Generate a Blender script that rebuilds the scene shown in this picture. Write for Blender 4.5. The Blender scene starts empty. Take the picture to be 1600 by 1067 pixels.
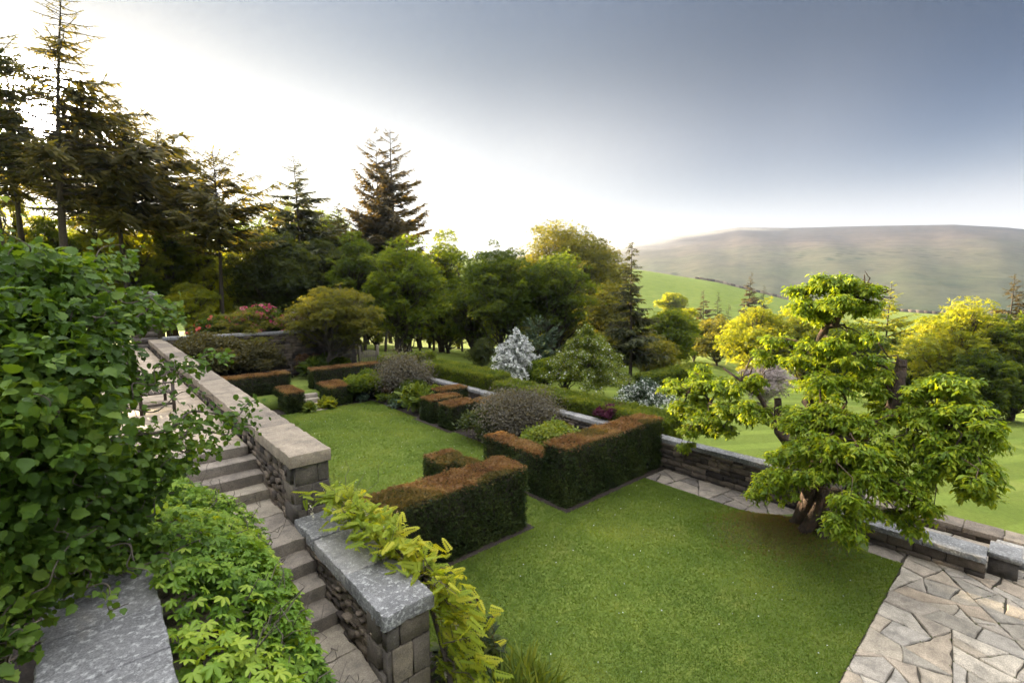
import bpy, math, random
import numpy as np

# ------------------------------------------------------------------ camera, sky, sun, exposure
SC = bpy.context.scene
COL = SC.collection
FPX = 740.0                                   # focal length in photo pixels (1600 wide)
PITCH = math.atan(78 / FPX)
YAW = math.atan2(660, 744.1)                  # view direction, clockwise from +Y (the garden's long axis)
EYE = 5.0

cam_d = bpy.data.cameras.new('camera')
cam_d.sensor_width = 36.0
cam_d.lens = FPX / 1600 * 36
cam_d.clip_start = 0.05
cam_d.clip_end = 9000
cam = bpy.data.objects.new('camera', cam_d)
cam.location = (0, 0, EYE)
cam.rotation_euler = (math.pi / 2 - PITCH, 0, -YAW)
COL.objects.link(cam)
SC.camera = cam

SUN_EL = math.radians(13.9)
SUN_AZ = math.radians(-2.3)                   # from +Y towards +X
W = bpy.data.worlds.new('World')
SC.world = W
W.use_nodes = True
wn = W.node_tree.nodes
wl = W.node_tree.links
wn.clear()
w_out = wn.new('ShaderNodeOutputWorld')
w_bg = wn.new('ShaderNodeBackground')
w_sky = wn.new('ShaderNodeTexSky')
w_sky.sky_type = 'NISHITA'
w_sky.sun_disc = False
w_sky.sun_elevation = SUN_EL
w_sky.sun_rotation = SUN_AZ
w_sky.air_density = 1.0
w_sky.dust_density = 1.6
w_sky.ozone_density = 1.2
w_bg.inputs['Strength'].default_value = 0.055
# the morning sky: a dark slate belt away from the sun, pale low band, added fill brightness overhead, out of view
w_tc = wn.new('ShaderNodeTexCoord')
w_sep = wn.new('ShaderNodeSeparateXYZ')
wl.new(w_tc.outputs['Generated'], w_sep.inputs[0])
w_dot = wn.new('ShaderNodeVectorMath'); w_dot.operation = 'DOT_PRODUCT'
sdir = (math.sin(SUN_AZ) * math.cos(SUN_EL), math.cos(SUN_AZ) * math.cos(SUN_EL), math.sin(SUN_EL))
w_dot.inputs[1].default_value = sdir
wl.new(w_tc.outputs['Generated'], w_dot.inputs[0])


def wramp(src, stops, interp='B_SPLINE'):
    r = wn.new('ShaderNodeValToRGB')
    r.color_ramp.interpolation = interp
    sc = 1.0
    if interp == 'B_SPLINE':                        # spline ramps are limited to 0..1
        sc = max(max(c) for _, c in stops) * 1.01
        stops = [(p, tuple(v / sc for v in c)) for p, c in stops]
    e = r.color_ramp.elements
    while len(e) > 1:
        e.remove(e[-1])
    e[0].position = stops[0][0]; e[0].color = tuple(stops[0][1]) + (1,)
    for p, c in stops[1:]:
        k = e.new(p); k.color = tuple(c) + (1,)
    wl.new(src, r.inputs[0])
    if sc != 1.0:
        v = wn.new('ShaderNodeVectorMath'); v.operation = 'SCALE'; v.inputs['Scale'].default_value = sc
        wl.new(r.outputs[0], v.inputs[0]); return v.outputs[0]
    return r.outputs[0]


def wmath(op, a, b, clamp=False):
    m = wn.new('ShaderNodeMath'); m.operation = op; m.use_clamp = clamp
    for i, v in enumerate((a, b)):
        if isinstance(v, (int, float)):
            m.inputs[i].default_value = v
        else:
            wl.new(v, m.inputs[i])
    return m.outputs[0]


def wmix(f, a, b, mode='MIX'):
    m = wn.new('ShaderNodeMix'); m.data_type = 'RGBA'; m.blend_type = mode
    if isinstance(f, (int, float)):
        m.inputs[0].default_value = f
    else:
        wl.new(f, m.inputs[0])
    for i, v in ((6, a), (7, b)):
        if isinstance(v, tuple):
            m.inputs[i].default_value = v + (1,)
        else:
            wl.new(v, m.inputs[i])
    return m.outputs[2]


elev = w_sep.outputs[2]
# brightness against elevation (z of the direction): pale horizon, slate belt at 20-32 deg, bright above
SKY_FAR = wramp(elev, [(0.0, (2.7, 2.55, 2.45)), (0.085, (2.7, 2.55, 2.5)), (0.135, (1.95, 1.92, 2.0)), (0.185, (.76, .88, 1.15)), (0.24, (.28, .40, .72)),
                       (0.31, (.08, .17, .43)), (0.40, (.005, .06, .24)), (0.55, (.0, .05, .21)), (1.0, (.1, .2, .4))], 'B_SPLINE')
SKY_SUN = wramp(elev, [(0.0, (2.7, 2.35, 2.05)), (0.14, (2.75, 2.5, 2.25)), (0.26, (2.6, 2.45, 2.3)), (0.33, (1.5, 1.46, 1.48)), (0.40, (.66, .70, .82)), (0.47, (.42, .52, .76)), (0.58, (.25, .36, .66)), (1.0, (.3, .4, .6))], 'B_SPLINE')
over = wramp(elev, [(0.52, (0, 0, 0)), (0.60, (3, 3, 3)), (0.74, (10.5, 10.4, 10.3)), (1.0, (13.5, 13.4, 13.2))], 'EASE')  # unseen overhead brightness, added to lift the shaded garden
f_sun = wramp(w_dot.outputs['Value'], [(0.10, (0, 0, 0)), (0.35, (.20, .20, .20)), (0.74, (.66, .66, .66)), (0.94, (1, 1, 1))], 'EASE')
aure = wramp(w_dot.outputs['Value'], [(0.988, (0, 0, 0)), (0.996, (1.0, .85, .6)), (0.9985, (10, 8, 5)), (0.9997, (90, 80, 60)), (1.0, (200, 190, 170))], 'LINEAR')
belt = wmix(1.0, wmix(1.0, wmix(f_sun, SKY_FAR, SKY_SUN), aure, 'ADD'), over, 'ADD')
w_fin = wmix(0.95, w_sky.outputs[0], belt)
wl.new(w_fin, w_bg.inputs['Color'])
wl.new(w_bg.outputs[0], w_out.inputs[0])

sun_d = bpy.data.lights.new('sun', 'SUN')
sun_d.energy = 5.0
sun_d.angle = math.radians(0.6)
sun_d.color = (1.0, 0.80, 0.52)
sun = bpy.data.objects.new('sun', sun_d)
sun.rotation_euler = (math.pi / 2 - SUN_EL, 0, math.pi - SUN_AZ)
sun.location = (0, 30, 60)
COL.objects.link(sun)

SC.view_settings.view_transform = 'Standard'
SC.view_settings.look = 'None'
SC.view_settings.gamma = 1
SC.view_settings.use_curve_mapping = False
SC.view_settings.exposure = 2.7
SC.render.engine = 'CYCLES'
cy = SC.cycles
cy.use_adaptive_sampling = True
cy.adaptive_threshold = 0.012
cy.use_denoising = True
cy.denoiser = 'OPENIMAGEDENOISE'
cy.denoising_prefilter = 'FAST'
cy.max_bounces = 6
cy.diffuse_bounces = 4
cy.glossy_bounces = 2
cy.transmission_bounces = 4
cy.volume_bounces = 0
cy.sample_clamp_indirect = 6
cy.caustics_reflective = False
cy.caustics_refractive = False

# ------------------------------------------------------------------ geometry of the view (for measuring places)
FWD = np.array([math.sin(YAW) * math.cos(PITCH), math.cos(YAW) * math.cos(PITCH), -math.sin(PITCH)])
RGT = np.array([math.cos(YAW), -math.sin(YAW), 0.0])
UPV = np.cross(RGT, FWD)


def ray(px, py):
    return FWD + RGT * (px - 800) / FPX + UPV * (533.5 - py) / FPX


def on_plane(px, py, z=0.0):
    d = ray(px, py)
    return np.array([0, 0, EYE]) + d * ((z - EYE) / d[2])


def at_dist(px, py, dist):
    d = ray(px, py)
    return np.array([0, 0, EYE]) + d * (dist / math.hypot(d[0], d[1]))


# ------------------------------------------------------------------ mesh building
class MB:
    def __init__(self):
        self.V = []; self.F = []; self.T = []; self.M = []; self.n = 0

    def add(self, V, faces, tint=0.5, mat=0):
        """faces: list of (m,k) int arrays; tint scalar or list of per-face arrays matching faces"""
        V = np.asarray(V, dtype=np.float32).reshape(-1, 3)
        for i, f in enumerate(faces):
            f = np.asarray(f, dtype=np.int32)
            if f.size == 0:
                continue
            self.F.append(f + self.n)
            t = tint[i] if isinstance(tint, (list, tuple)) else tint
            self.T.append(np.broadcast_to(np.asarray(t, dtype=np.float32), (len(f),)).copy())
            self.M.append(np.full(len(f), mat, dtype=np.int32))
        self.V.append(V); self.n += len(V)
        return self

    def slab(self, x0, x1, y0, y1, z0, z1, b=0.015, tint=0.5, mat=0):
        """box with chamfered top edges"""
        V = [(x0, y0, z0), (x1, y0, z0), (x1, y1, z0), (x0, y1, z0),
             (x0, y0, z1 - b), (x1, y0, z1 - b), (x1, y1, z1 - b), (x0, y1, z1 - b),
             (x0 + b, y0 + b, z1), (x1 - b, y0 + b, z1), (x1 - b, y1 - b, z1), (x0 + b, y1 - b, z1)]
        F = [[0, 1, 5, 4], [1, 2, 6, 5], [2, 3, 7, 6], [3, 0, 4, 7],
             [4, 5, 9, 8], [5, 6, 10, 9], [6, 7, 11, 10], [7, 4, 8, 11], [8, 9, 10, 11], [3, 2, 1, 0]]
        return self.add(V, [F], tint, mat)

    def rslab(self, x0, x1, y0, y1, z0, z1, r, b=.006, jit=.004, tint=.5, mat=0, step=.07):
        """worn slab: broken outline, small uneven arris, slightly hollowed top"""
        pts = []
        C4 = [(x0, y0), (x1, y0), (x1, y1), (x0, y1)]
        for i in range(4):
            a = np.array(C4[i]); c = np.array(C4[(i + 1) % 4]); L = np.linalg.norm(c - a); k = max(2, int(L / step))
            w = 0.0
            for t in range(k):
                w = .6 * w + r.normal() * jit
                nrm = np.array([(c - a)[1], -(c - a)[0]]) / L
                p = a + (c - a) * t / k
                chip = -abs(r.normal()) * .012 if r.random() < .09 else 0
                pts.append(p + nrm * (w + chip) if t else p - unit(p - np.array([(x0 + x1) / 2, (y0 + y1) / 2])) * abs(r.normal()) * .008)
        P = np.array(pts); n = len(P); c = P.mean(0)
        d = P - c; ln = np.linalg.norm(d, axis=1)[:, None]
        bb = b * r.uniform(.4, 2.2, n)[:, None]
        Q = P - d / ln * bb
        V = np.concatenate([np.c_[P, np.full(n, z0)], np.c_[P, z1 - bb[:, 0] * r.uniform(.7, 1.4, n)], np.c_[Q, z1 + r.normal(size=n) * .0012]])
        i = np.arange(n); j = (i + 1) % n
        F = np.concatenate([np.stack([i, j, j + n, i + n], -1), np.stack([i + n, j + n, j + 2 * n, i + 2 * n], -1)])
        self.add(V, [F], tint, mat)
        self.add(V[2 * n:], [i[None]], tint, mat)
        return self.add(V[:n], [i[::-1][None]], tint, mat)

    def box(self, x0, x1, y0, y1, z0, z1, tint=0.5, mat=0):
        V = [(x0, y0, z0), (x1, y0, z0), (x1, y1, z0), (x0, y1, z0), (x0, y0, z1), (x1, y0, z1), (x1, y1, z1), (x0, y1, z1)]
        F = [[0, 1, 5, 4], [1, 2, 6, 5], [2, 3, 7, 6], [3, 0, 4, 7], [4, 5, 6, 7], [3, 2, 1, 0]]
        return self.add(V, [F], tint, mat)

    def stone(self, o, u, v, n, du, dv, dn, ch, r, tint):
        """one dressed or rubble stone proud of a wall face: o corner, u,v in the face, n outwards"""
        c = [(ch * .1, ch * .1), (du - ch * .1, ch * .1), (du - ch * .1, dv - ch * .1), (ch * .1, dv - ch * .1)]
        V = []
        for (a, b2) in c:
            V.append(o + u * a + v * b2 - n * 0.06)
        for (a, b2) in c:
            V.append(o + u * a + v * b2 + n * max(0.0, dn - ch))
        for (a, b2), (sa, sb) in zip(c, ((1, 1), (-1, 1), (-1, -1), (1, -1))):
            V.append(o + u * (a + sa * ch * r.uniform(.6, 1.5)) + v * (b2 + sb * ch * r.uniform(.6, 1.5)) + n * (dn * r.uniform(.75, 1.2)))
        F = [[0, 1, 5, 4], [1, 2, 6, 5], [2, 3, 7, 6], [3, 0, 4, 7], [4, 5, 9, 8], [5, 6, 10, 9], [6, 7, 11, 10], [7, 4, 8, 11], [8, 9, 10, 11]]
        return self.add(V, [F], tint)

    def tube(self, P, R, k=7, tint=0.5, mat=0, cap=True):
        P = np.asarray(P, dtype=np.float64); n = len(P)
        R = np.broadcast_to(np.asarray(R, dtype=np.float64), (n,))
        T = np.gradient(P, axis=0); T /= np.linalg.norm(T, axis=1)[:, None] + 1e-9
        a = np.array([0, 0, 1.0]) if abs(T[0][2]) < .9 else np.array([1.0, 0, 0])
        N = np.cross(T[0], a); N /= np.linalg.norm(N)
        ang = np.arange(k) * 2 * math.pi / k
        V = []
        for i in range(n):
            N = N - T[i] * N.dot(T[i]); N /= np.linalg.norm(N) + 1e-9
            B = np.cross(T[i], N)
            V.append(P[i] + R[i] * (np.cos(ang)[:, None] * N + np.sin(ang)[:, None] * B))
        V = np.concatenate(V)
        i = np.arange(n - 1)[:, None] * k; j = np.arange(k)[None]
        q = np.stack([i + j, i + (j + 1) % k, i + k + (j + 1) % k, i + k + j], -1).reshape(-1, 4)
        self.add(V, [q], tint, mat)
        if cap:
            self.add(V[-k:], [np.arange(k)[None]], tint, mat)
        return self

    def build(self, name, mats, parent=None, smooth=False):
        V = np.concatenate(self.V) if self.V else np.zeros((0, 3), np.float32)
        me = bpy.data.meshes.new(name)
        if parent is not None:
            q = parent
            while q is not None:
                V = V - np.array(q.location, dtype=np.float32); q = q.parent
        cnt = np.concatenate([np.full(len(f), f.shape[1], np.int32) for f in self.F])
        loops = np.concatenate([f.ravel() for f in self.F]).astype(np.int32)
        me.vertices.add(len(V)); me.vertices.foreach_set('co', V.astype(np.float32).ravel())
        me.loops.add(len(loops)); me.loops.foreach_set('vertex_index', loops)
        me.polygons.add(len(cnt))
        st = np.zeros(len(cnt), np.int32); st[1:] = np.cumsum(cnt)[:-1]
        me.polygons.foreach_set('loop_start', st)
        me.polygons.foreach_set('material_index', np.concatenate(self.M))
        if smooth:
            me.polygons.foreach_set('use_smooth', np.ones(len(cnt), bool))
        me.update(calc_edges=True)
        a = me.attributes.new('tint', 'FLOAT', 'FACE')
        a.data.foreach_set('value', np.concatenate(self.T))
        for m in (mats if isinstance(mats, (list, tuple)) else [mats]):
            me.materials.append(m)
        o = bpy.data.objects.new(name, me)
        COL.objects.link(o)
        if parent is not None:
            o.parent = parent
        return o


def empty(name, loc):
    o = bpy.data.objects.new(name, None)
    o.empty_display_size = 0.3
    o.location = tuple(float(v) for v in loc)
    COL.objects.link(o)
    return o


def tag(o, label, cat, group=None):
    o['label'] = label; o['category'] = cat
    if group:
        o['group'] = group
    return o


def structure(o):
    o['kind'] = 'structure'; return o


# leaf templates: verts (width, length, lift) and faces
def _tpl(V, F):
    g = {}
    for f in F:
        for q in f:
            g.setdefault(len(q), []).append(q)
    return np.array(V, np.float32), [np.array(g[k], np.int32) for k in sorted(g)]


DIA = _tpl([(0, 0, 0), (.34, .42, .08), (0, 1, -.10), (-.34, .42, .08)], [[[0, 1, 2], [0, 2, 3]]])
OVAL = _tpl([(0, 0, 0), (.16, .24, .04), (.31, .60, .07), (.20, .90, .0), (0, 1, -.10), (-.20, .90, .0), (-.31, .60, .07), (-.16, .24, .04), (0, .5, -.03)],
            [[[0, 1, 2, 8], [8, 2, 3, 4], [0, 8, 6, 7], [8, 4, 5, 6]]])
_hr = [(.20, .02, .05), (.40, .16, .12), (.37, .29, .04), (.52, .44, .13), (.43, .55, .03), (.45, .72, .09), (.27, .80, -.03), (.20, .96, -.08)]
HAZEL = _tpl([(0, 0, 0), (0, .40, -.10), (0, .75, -.12), (0, 1.12, -.26)] + _hr + [(-x, y, z * .8 - .02) for x, y, z in _hr],
             [[[0, 4, 5], [0, 5, 6, 1], [1, 6, 7], [1, 7, 8], [1, 8, 9, 2], [2, 9, 10], [2, 10, 11], [2, 11, 3],
               [0, 13, 12], [0, 1, 14, 13], [1, 15, 14], [1, 16, 15], [1, 2, 17, 16], [2, 18, 17], [2, 19, 18], [2, 3, 19]]])
LONG = _tpl([(0, 0, 0), (.15, .25, .03), (.17, .6, .0), (0, 1, -.22), (-.17, .6, .0), (-.15, .25, .03), (0, .5, -.03)],
            [[[0, 1, 2, 6], [6, 2, 3, 4], [0, 6, 4, 5]]])
SPRAY = _tpl([(-.10, 0, 0), (.10, 0, 0), (.17, .35, 0), (.07, .55, -.03), (.11, .75, -.05), (0, 1, -.12), (-.11, .75, -.05), (-.07, .55, -.03), (-.17, .35, 0)],
             [[[0, 1, 2, 8], [8, 2, 3, 7], [7, 3, 4, 6], [6, 4, 5]]])
BLADE = _tpl([(-.5, 0, 0), (.5, 0, 0), (0, 1, .35)], [[[0, 1, 2]]])
STRAP = _tpl([(-.03, 0, 0), (.03, 0, 0), (.035, .5, .10), (-.035, .5, .10), (0, 1, -.05)], [[[0, 1, 2, 3]], [[3, 2, 4]]])


def _multi(base, xf):
    V = []; F = {}
    n = 0
    for (ang, ln, wd, off, lift) in xf:
        v = base[0].copy()
        v[:, 0] *= wd; v[:, 1] *= ln
        v[:, 2] *= ln
        c, s = math.cos(ang), math.sin(ang)
        w = np.stack([v[:, 0] * c + v[:, 1] * s + off[0], -v[:, 0] * s + v[:, 1] * c + off[1], v[:, 2] - lift * v[:, 1]], -1)
        V.append(w)
        for f in base[1]:
            F.setdefault(f.shape[1], []).append(f + n)
        n += len(v)
    return np.concatenate(V).astype(np.float32), [np.concatenate(F[k]) for k in sorted(F)]


PALM = _multi(OVAL, [(math.radians(a), l, w, (0, 0), .25) for a, l, w in ((-100, .70, .56), (-50, .92, .64), (0, 1, .68), (50, .92, .64), (100, .70, .56))])
PINN = _multi(DIA, [(math.radians(70 if s > 0 else -70),   .31 * (1 - .35 * i / 5), .33, (0, .12 + .15 * i), .35) for i in range(6) for s in (-1, 1)]
              + [(0, .3, .4, (0, .92), .3)])
FERN = _multi(DIA, [(math.radians(62 if s > 0 else -62), .42 * (1 - .8 * abs(i / 8 - .25)), .26, (0, .06 + .105 * i), .2) for i in range(9) for s in (-1, 1)])
TUFT = _multi(DIA, [(math.radians(a), l, .36, (0, 0), d) for a, l, d in ((-75, .8, .2), (-30, 1, -.1), (20, .95, .1), (70, .85, -.15))])
BLOOM = _multi(OVAL, [(math.radians(a), .55, 1.2, (0, 0), -.25) for a in (0, 72, 144, 216, 288)])


def unit(a):
    return a / (np.linalg.norm(a, axis=-1, keepdims=True) + 1e-9)


def put(mb, tpl, pos, d, nrm, size, tint, mat=0):
    """scatter copies of a leaf template: pos (n,3), d growing direction, nrm upper side"""
    pos = np.asarray(pos, np.float64); n = len(pos)
    if n == 0:
        return
    d = unit(np.asarray(d, np.float64)); b = unit(np.cross(d, nrm)); nn = np.cross(b, d)
    s = np.broadcast_to(np.asarray(size, np.float64), (n,))[:, None, None]
    tv = tpl[0]; k = len(tv)
    V = pos[:, None] + s * (tv[None, :, 0:1] * b[:, None] + tv[None, :, 1:2] * d[:, None] + tv[None, :, 2:3] * nn[:, None])
    off = (np.arange(n) * k)[:, None, None]
    tint = np.broadcast_to(np.asarray(tint, np.float32), (n,))
    fs = []; ts = []
    for f in tpl[1]:
        fs.append((f[None] + off).reshape(-1, f.shape[1])); ts.append(np.repeat(tint, len(f)))
    mb.add(V.reshape(-1, 3), fs, ts, mat)


def rdir(r, n):
    return unit(r.normal(size=(n, 3)))


def leaf_mass(mb, r, C, R, n_each, size, tpl=DIA, up=.5, droop=.2, flat=.75, shell=.55, tint=(.2, .9), mat=0, under=.35, vary=False):
    """leaves through ellipsoid clumps: C (m,3) centres, R (m,) radii"""
    C = np.asarray(C, float); R = np.asarray(R, float)
    for c, rad in zip(C, R):
        n = int(n_each * r.uniform(.75, 1.25))
        if vary:
            n = max(8, int(n * (rad / R.max()) ** 2 * 1.9))
            ax3 = r.uniform(.75, 1.3, 3)
        else:
            ax3 = np.ones(3)
        u = rdir(r, n)
        u[:, 2] = np.where(u[:, 2] < -under, -u[:, 2], u[:, 2])
        q = (shell + (1.08 - shell) * r.random(n) ** .6)[:, None]
        q = np.where(r.random((n, 1)) < .07, q * r.uniform(1.05, 1.4, (n, 1)), q)
        p = c + u * q * rad * np.array([1, 1, flat]) * ax3
        nr = unit(u * .6 + np.array([0, 0, up]) + r.normal(size=(n, 3)) * .45)
        dd = unit(u * .7 + r.normal(size=(n, 3)) * .6 - np.array([0, 0, droop]))
        t0 = r.uniform(*tint)
        put(mb, tpl, p, dd, nr, size * r.uniform(.65, 1.3, n), np.clip(t0 * .5 + .5 * r.uniform(tint[0], tint[1], n), 0, 1), mat)


# ------------------------------------------------------------------ materials
def new_mat(name):
    m = bpy.data.materials.new(name); m.use_nodes = True
    m.node_tree.nodes.clear()
    return m, m.node_tree.nodes, m.node_tree.links


def nramp(N, L, src, stops):
    r = N.new('ShaderNodeValToRGB'); e = r.color_ramp.elements
    while len(e) > 1:
        e.remove(e[-1])
    e[0].position = stops[0][0]; e[0].color = tuple(stops[0][1]) + (1,)
    for p, c in stops[1:]:
        k = e.new(p); k.color = tuple(c) + (1,)
    L.new(src, r.inputs[0]); return r.outputs[0]


def leaf_mat(name, stops, trans=.45, warm=(1.5, 1.25, .35), rough=.55, spec=.25):
    m, N, L = new_mat(name)
    at = N.new('ShaderNodeAttribute'); at.attribute_name = 'tint'
    col = nramp(N, L, at.outputs['Fac'], [(i / max(1, len(stops) - 1), c) for i, c in enumerate(stops)])
    p = N.new('ShaderNodeBsdfPrincipled'); p.inputs['Roughness'].default_value = rough
    p.inputs['Specular IOR Level'].default_value = spec
    L.new(col, p.inputs['Base Color'])
    t = N.new('ShaderNodeBsdfTranslucent')
    mu = N.new('ShaderNodeMix'); mu.data_type = 'RGBA'; mu.blend_type = 'MULTIPLY'; mu.inputs[0].default_value = 1
    L.new(col, mu.inputs[6]); mu.inputs[7].default_value = tuple(w * 1.3 for w in warm) + (1,)
    L.new(mu.outputs[2], t.inputs['Color'])
    mx = N.new('ShaderNodeMixShader'); mx.inputs[0].default_value = trans
    L.new(p.outputs[0], mx.inputs[1]); L.new(t.outputs[0], mx.inputs[2])
    o = N.new('ShaderNodeOutputMaterial'); L.new(mx.outputs[0], o.inputs[0])
    return m


def noise(N, L, scale, detail=6, rough=.6, vec=None, dist=0.0):
    t = N.new('ShaderNodeTexNoise'); t.inputs['Scale'].default_value = scale
    t.inputs['Detail'].default_value = detail; t.inputs['Roughness'].default_value = rough
    t.inputs['Distortion'].default_value = dist
    if vec is not None:
        L.new(vec, t.inputs['Vector'])
    return t.outputs['Fac']


def mix(N, L, f, a, b, mode='MIX'):
    m = N.new('ShaderNodeMix'); m.data_type = 'RGBA'; m.blend_type = mode
    if isinstance(f, (int, float)):
        m.inputs[0].default_value = f
    else:
        L.new(f, m.inputs[0])
    for i, v in ((6, a), (7, b)):
        if isinstance(v, tuple):
            m.inputs[i].default_value = v + (1,)
        else:
            L.new(v, m.inputs[i])
    return m.outputs[2]


def surf(name, build, rough=.85, bump=0.0, bump_scale=30, bump_dist=.02, spec=.3):
    m, N, L = new_mat(name)
    g = N.new('ShaderNodeNewGeometry')
    col = build(N, L, g.outputs['Position'])
    p = N.new('ShaderNodeBsdfPrincipled'); p.inputs['Roughness'].default_value = rough
    p.inputs['Specular IOR Level'].default_value = spec
    if isinstance(col, tuple):
        p.inputs['Base Color'].default_value = col + (1,)
    else:
        L.new(col, p.inputs['Base Color'])
    if bump:
        b = N.new('ShaderNodeBump'); b.inputs['Strength'].default_value = bump; b.inputs['Distance'].default_value = bump_dist
        L.new(noise(N, L, bump_scale, 8, .65, g.outputs['Position']), b.inputs['Height'])
        L.new(b.outputs[0], p.inputs['Normal'])
    o = N.new('ShaderNodeOutputMaterial'); L.new(p.outputs[0], o.inputs[0])
    return m


def stone_col(stops, lichen=(.42, .42, .38), lich_amt=.58, moss=None, lscale=14):
    def f(N, L, pos):
        at = N.new('ShaderNodeAttribute'); at.attribute_name = 'tint'
        c = nramp(N, L, at.outputs['Fac'], [(i / max(1, len(stops) - 1), s) for i, s in enumerate(stops)])
        n1 = nramp(N, L, noise(N, L, 3.5, 8, .7, pos), [(.3, (.55, .54, .53)), (.75, (1.35, 1.3, 1.25))])
        c = mix(N, L, 1.0, c, n1, 'MULTIPLY')
        n2 = nramp(N, L, noise(N, L, 75, 5, .75, pos), [(.32, (.55, .55, .55)), (.68, (1.4, 1.4, 1.4))])
        c = mix(N, L, 1.0, c, n2, 'MULTIPLY')
        if lichen:
            l = nramp(N, L, noise(N, L, lscale * 1.8, 9, .72, pos, .3), [(lich_amt - .02, (0, 0, 0)), (lich_amt + .10, (.62, .62, .62))])
            c = mix(N, L, l, c, lichen)
            l = nramp(N, L, noise(N, L, lscale * .35, 7, .7, pos, .2), [(.52, (0, 0, 0)), (.75, (.55, .55, .55))])
            c = mix(N, L, l, c, (.06, .058, .055))
        if moss:
            l = nramp(N, L, noise(N, L, 2.2, 6, .7, pos), [(.55, (0, 0, 0)), (.72, (.8, .8, .8))])
            c = mix(N, L, l, c, moss)
        return c
    return f


M = {}
M['rubble'] = surf('rubble_stone', stone_col([(.035, .030, .028), (.09, .075, .062), (.17, .14, .11), (.24, .20, .16)], (.33, .32, .29), .66), bump=.6, bump_scale=40)
M['ashlar'] = surf('ashlar_stone', stone_col([(.085, .078, .072), (.13, .115, .10), (.19, .165, .13)], (.36, .36, .34), .64), bump=.5, bump_scale=35)
M['coping'] = surf('coping_stone', stone_col([(.145, .122, .10), (.205, .175, .14), (.265, .225, .175)], (.44, .42, .38), .58, None, 22), bump=.7, bump_scale=55, bump_dist=.012)
M['coping_grey'] = surf('lichened_coping_stone', stone_col([(.15, .155, .165), (.20, .205, .21), (.25, .25, .25)], (.50, .51, .50), .535, None, 13), bump=.7, bump_scale=55, bump_dist=.012)
M['step'] = surf('step_stone', stone_col([(.17, .15, .13), (.23, .205, .175), (.29, .26, .21)], (.38, .36, .32), .70), bump=.6, bump_scale=55, bump_dist=.010)
M['terrace'] = surf('terrace_stone', stone_col([(.28, .235, .185), (.34, .285, .22), (.40, .335, .26)], (.45, .42, .38), .70), bump=.3, bump_scale=40, bump_dist=.008)
M['flag'] = surf('flagstone', stone_col([(.25, .235, .205), (.35, .315, .255), (.36, .30, .23), (.32, .30, .265), (.44, .40, .33)], (.16, .145, .13), .60, None, 9), bump=.9, bump_scale=22, bump_dist=.022)
M['flag_dark'] = surf('path_flagstone', stone_col([(.12, .11, .10), (.18, .16, .14), (.24, .215, .18)], (.30, .28, .26), .64), bump=.5, bump_scale=20)
M['mortar'] = surf('joint_earth', lambda N, L, p: nramp(N, L, noise(N, L, 12, 6, .7, p), [(.3, (.035, .03, .024)), (.7, (.085, .075, .055))]), bump=.5)
M['soil'] = surf('soil', lambda N, L, p: nramp(N, L, noise(N, L, 20, 8, .7, p), [(.3, (.018, .014, .011)), (.7, (.05, .038, .028))]), bump=.8, bump_scale=25, bump_dist=.05)


def lawn_col(N, L, p):
    a = nramp(N, L, noise(N, L, .55, 5, .6, p), [(.3, (.095, .135, .028)), (.55, (.135, .175, .036)), (.75, (.19, .205, .052))])
    k = nramp(N, L, noise(N, L, 2.6, 6, .7, p, .4), [(.36, (.70, .78, .75)), (.55, (1, 1, 1)), (.72, (1.28, 1.14, 1.1))])
    a = mix(N, L, 1.0, a, k, 'MULTIPLY')
    b = nramp(N, L, noise(N, L, 45, 4, .7, p), [(.3, (.65, .65, .65)), (.7, (1.3, 1.3, 1.3))])
    return mix(N, L, 1.0, a, b, 'MULTIPLY')


M['lawn'] = surf('lawn_turf', lawn_col, rough=.95, bump=.7, bump_scale=60, bump_dist=.02, spec=.1)


def outer_col(N, L, p):
    s = N.new('ShaderNodeSeparateXYZ'); L.new(p, s.inputs[0])
    m1 = N.new('ShaderNodeMath'); m1.operation = 'MULTIPLY_ADD'; L.new(s.outputs[0], m1.inputs[0]); m1.inputs[1].default_value = .28; L.new(s.outputs[1], m1.inputs[2])
    m = N.new('ShaderNodeMath'); m.operation = 'SINE'
    m2 = N.new('ShaderNodeMath'); m2.operation = 'MULTIPLY'; L.new(m1.outputs[0], m2.inputs[0]); m2.inputs[1].default_value = 3.2
    L.new(m2.outputs[0], m.inputs[0])
    st = nramp(N, L, m.outputs[0], [(.35, (.9, .9, .9)), (.65, (1.1, 1.1, 1.1))])
    a = nramp(N, L, noise(N, L, .25, 6, .65, p), [(.3, (.12, .165, .028)), (.6, (.16, .20, .036)), (.8, (.20, .215, .05))])
    b = nramp(N, L, noise(N, L, 9, 6, .7, p), [(.3, (.8, .8, .8)), (.7, (1.15, 1.15, 1.15))])
    return mix(N, L, 1.0, mix(N, L, 1.0, a, st, 'MULTIPLY'), b, 'MULTIPLY')


M['outer'] = surf('meadow_turf', outer_col, rough=.95, bump=.6, bump_scale=20, bump_dist=.05, spec=.1)


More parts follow.
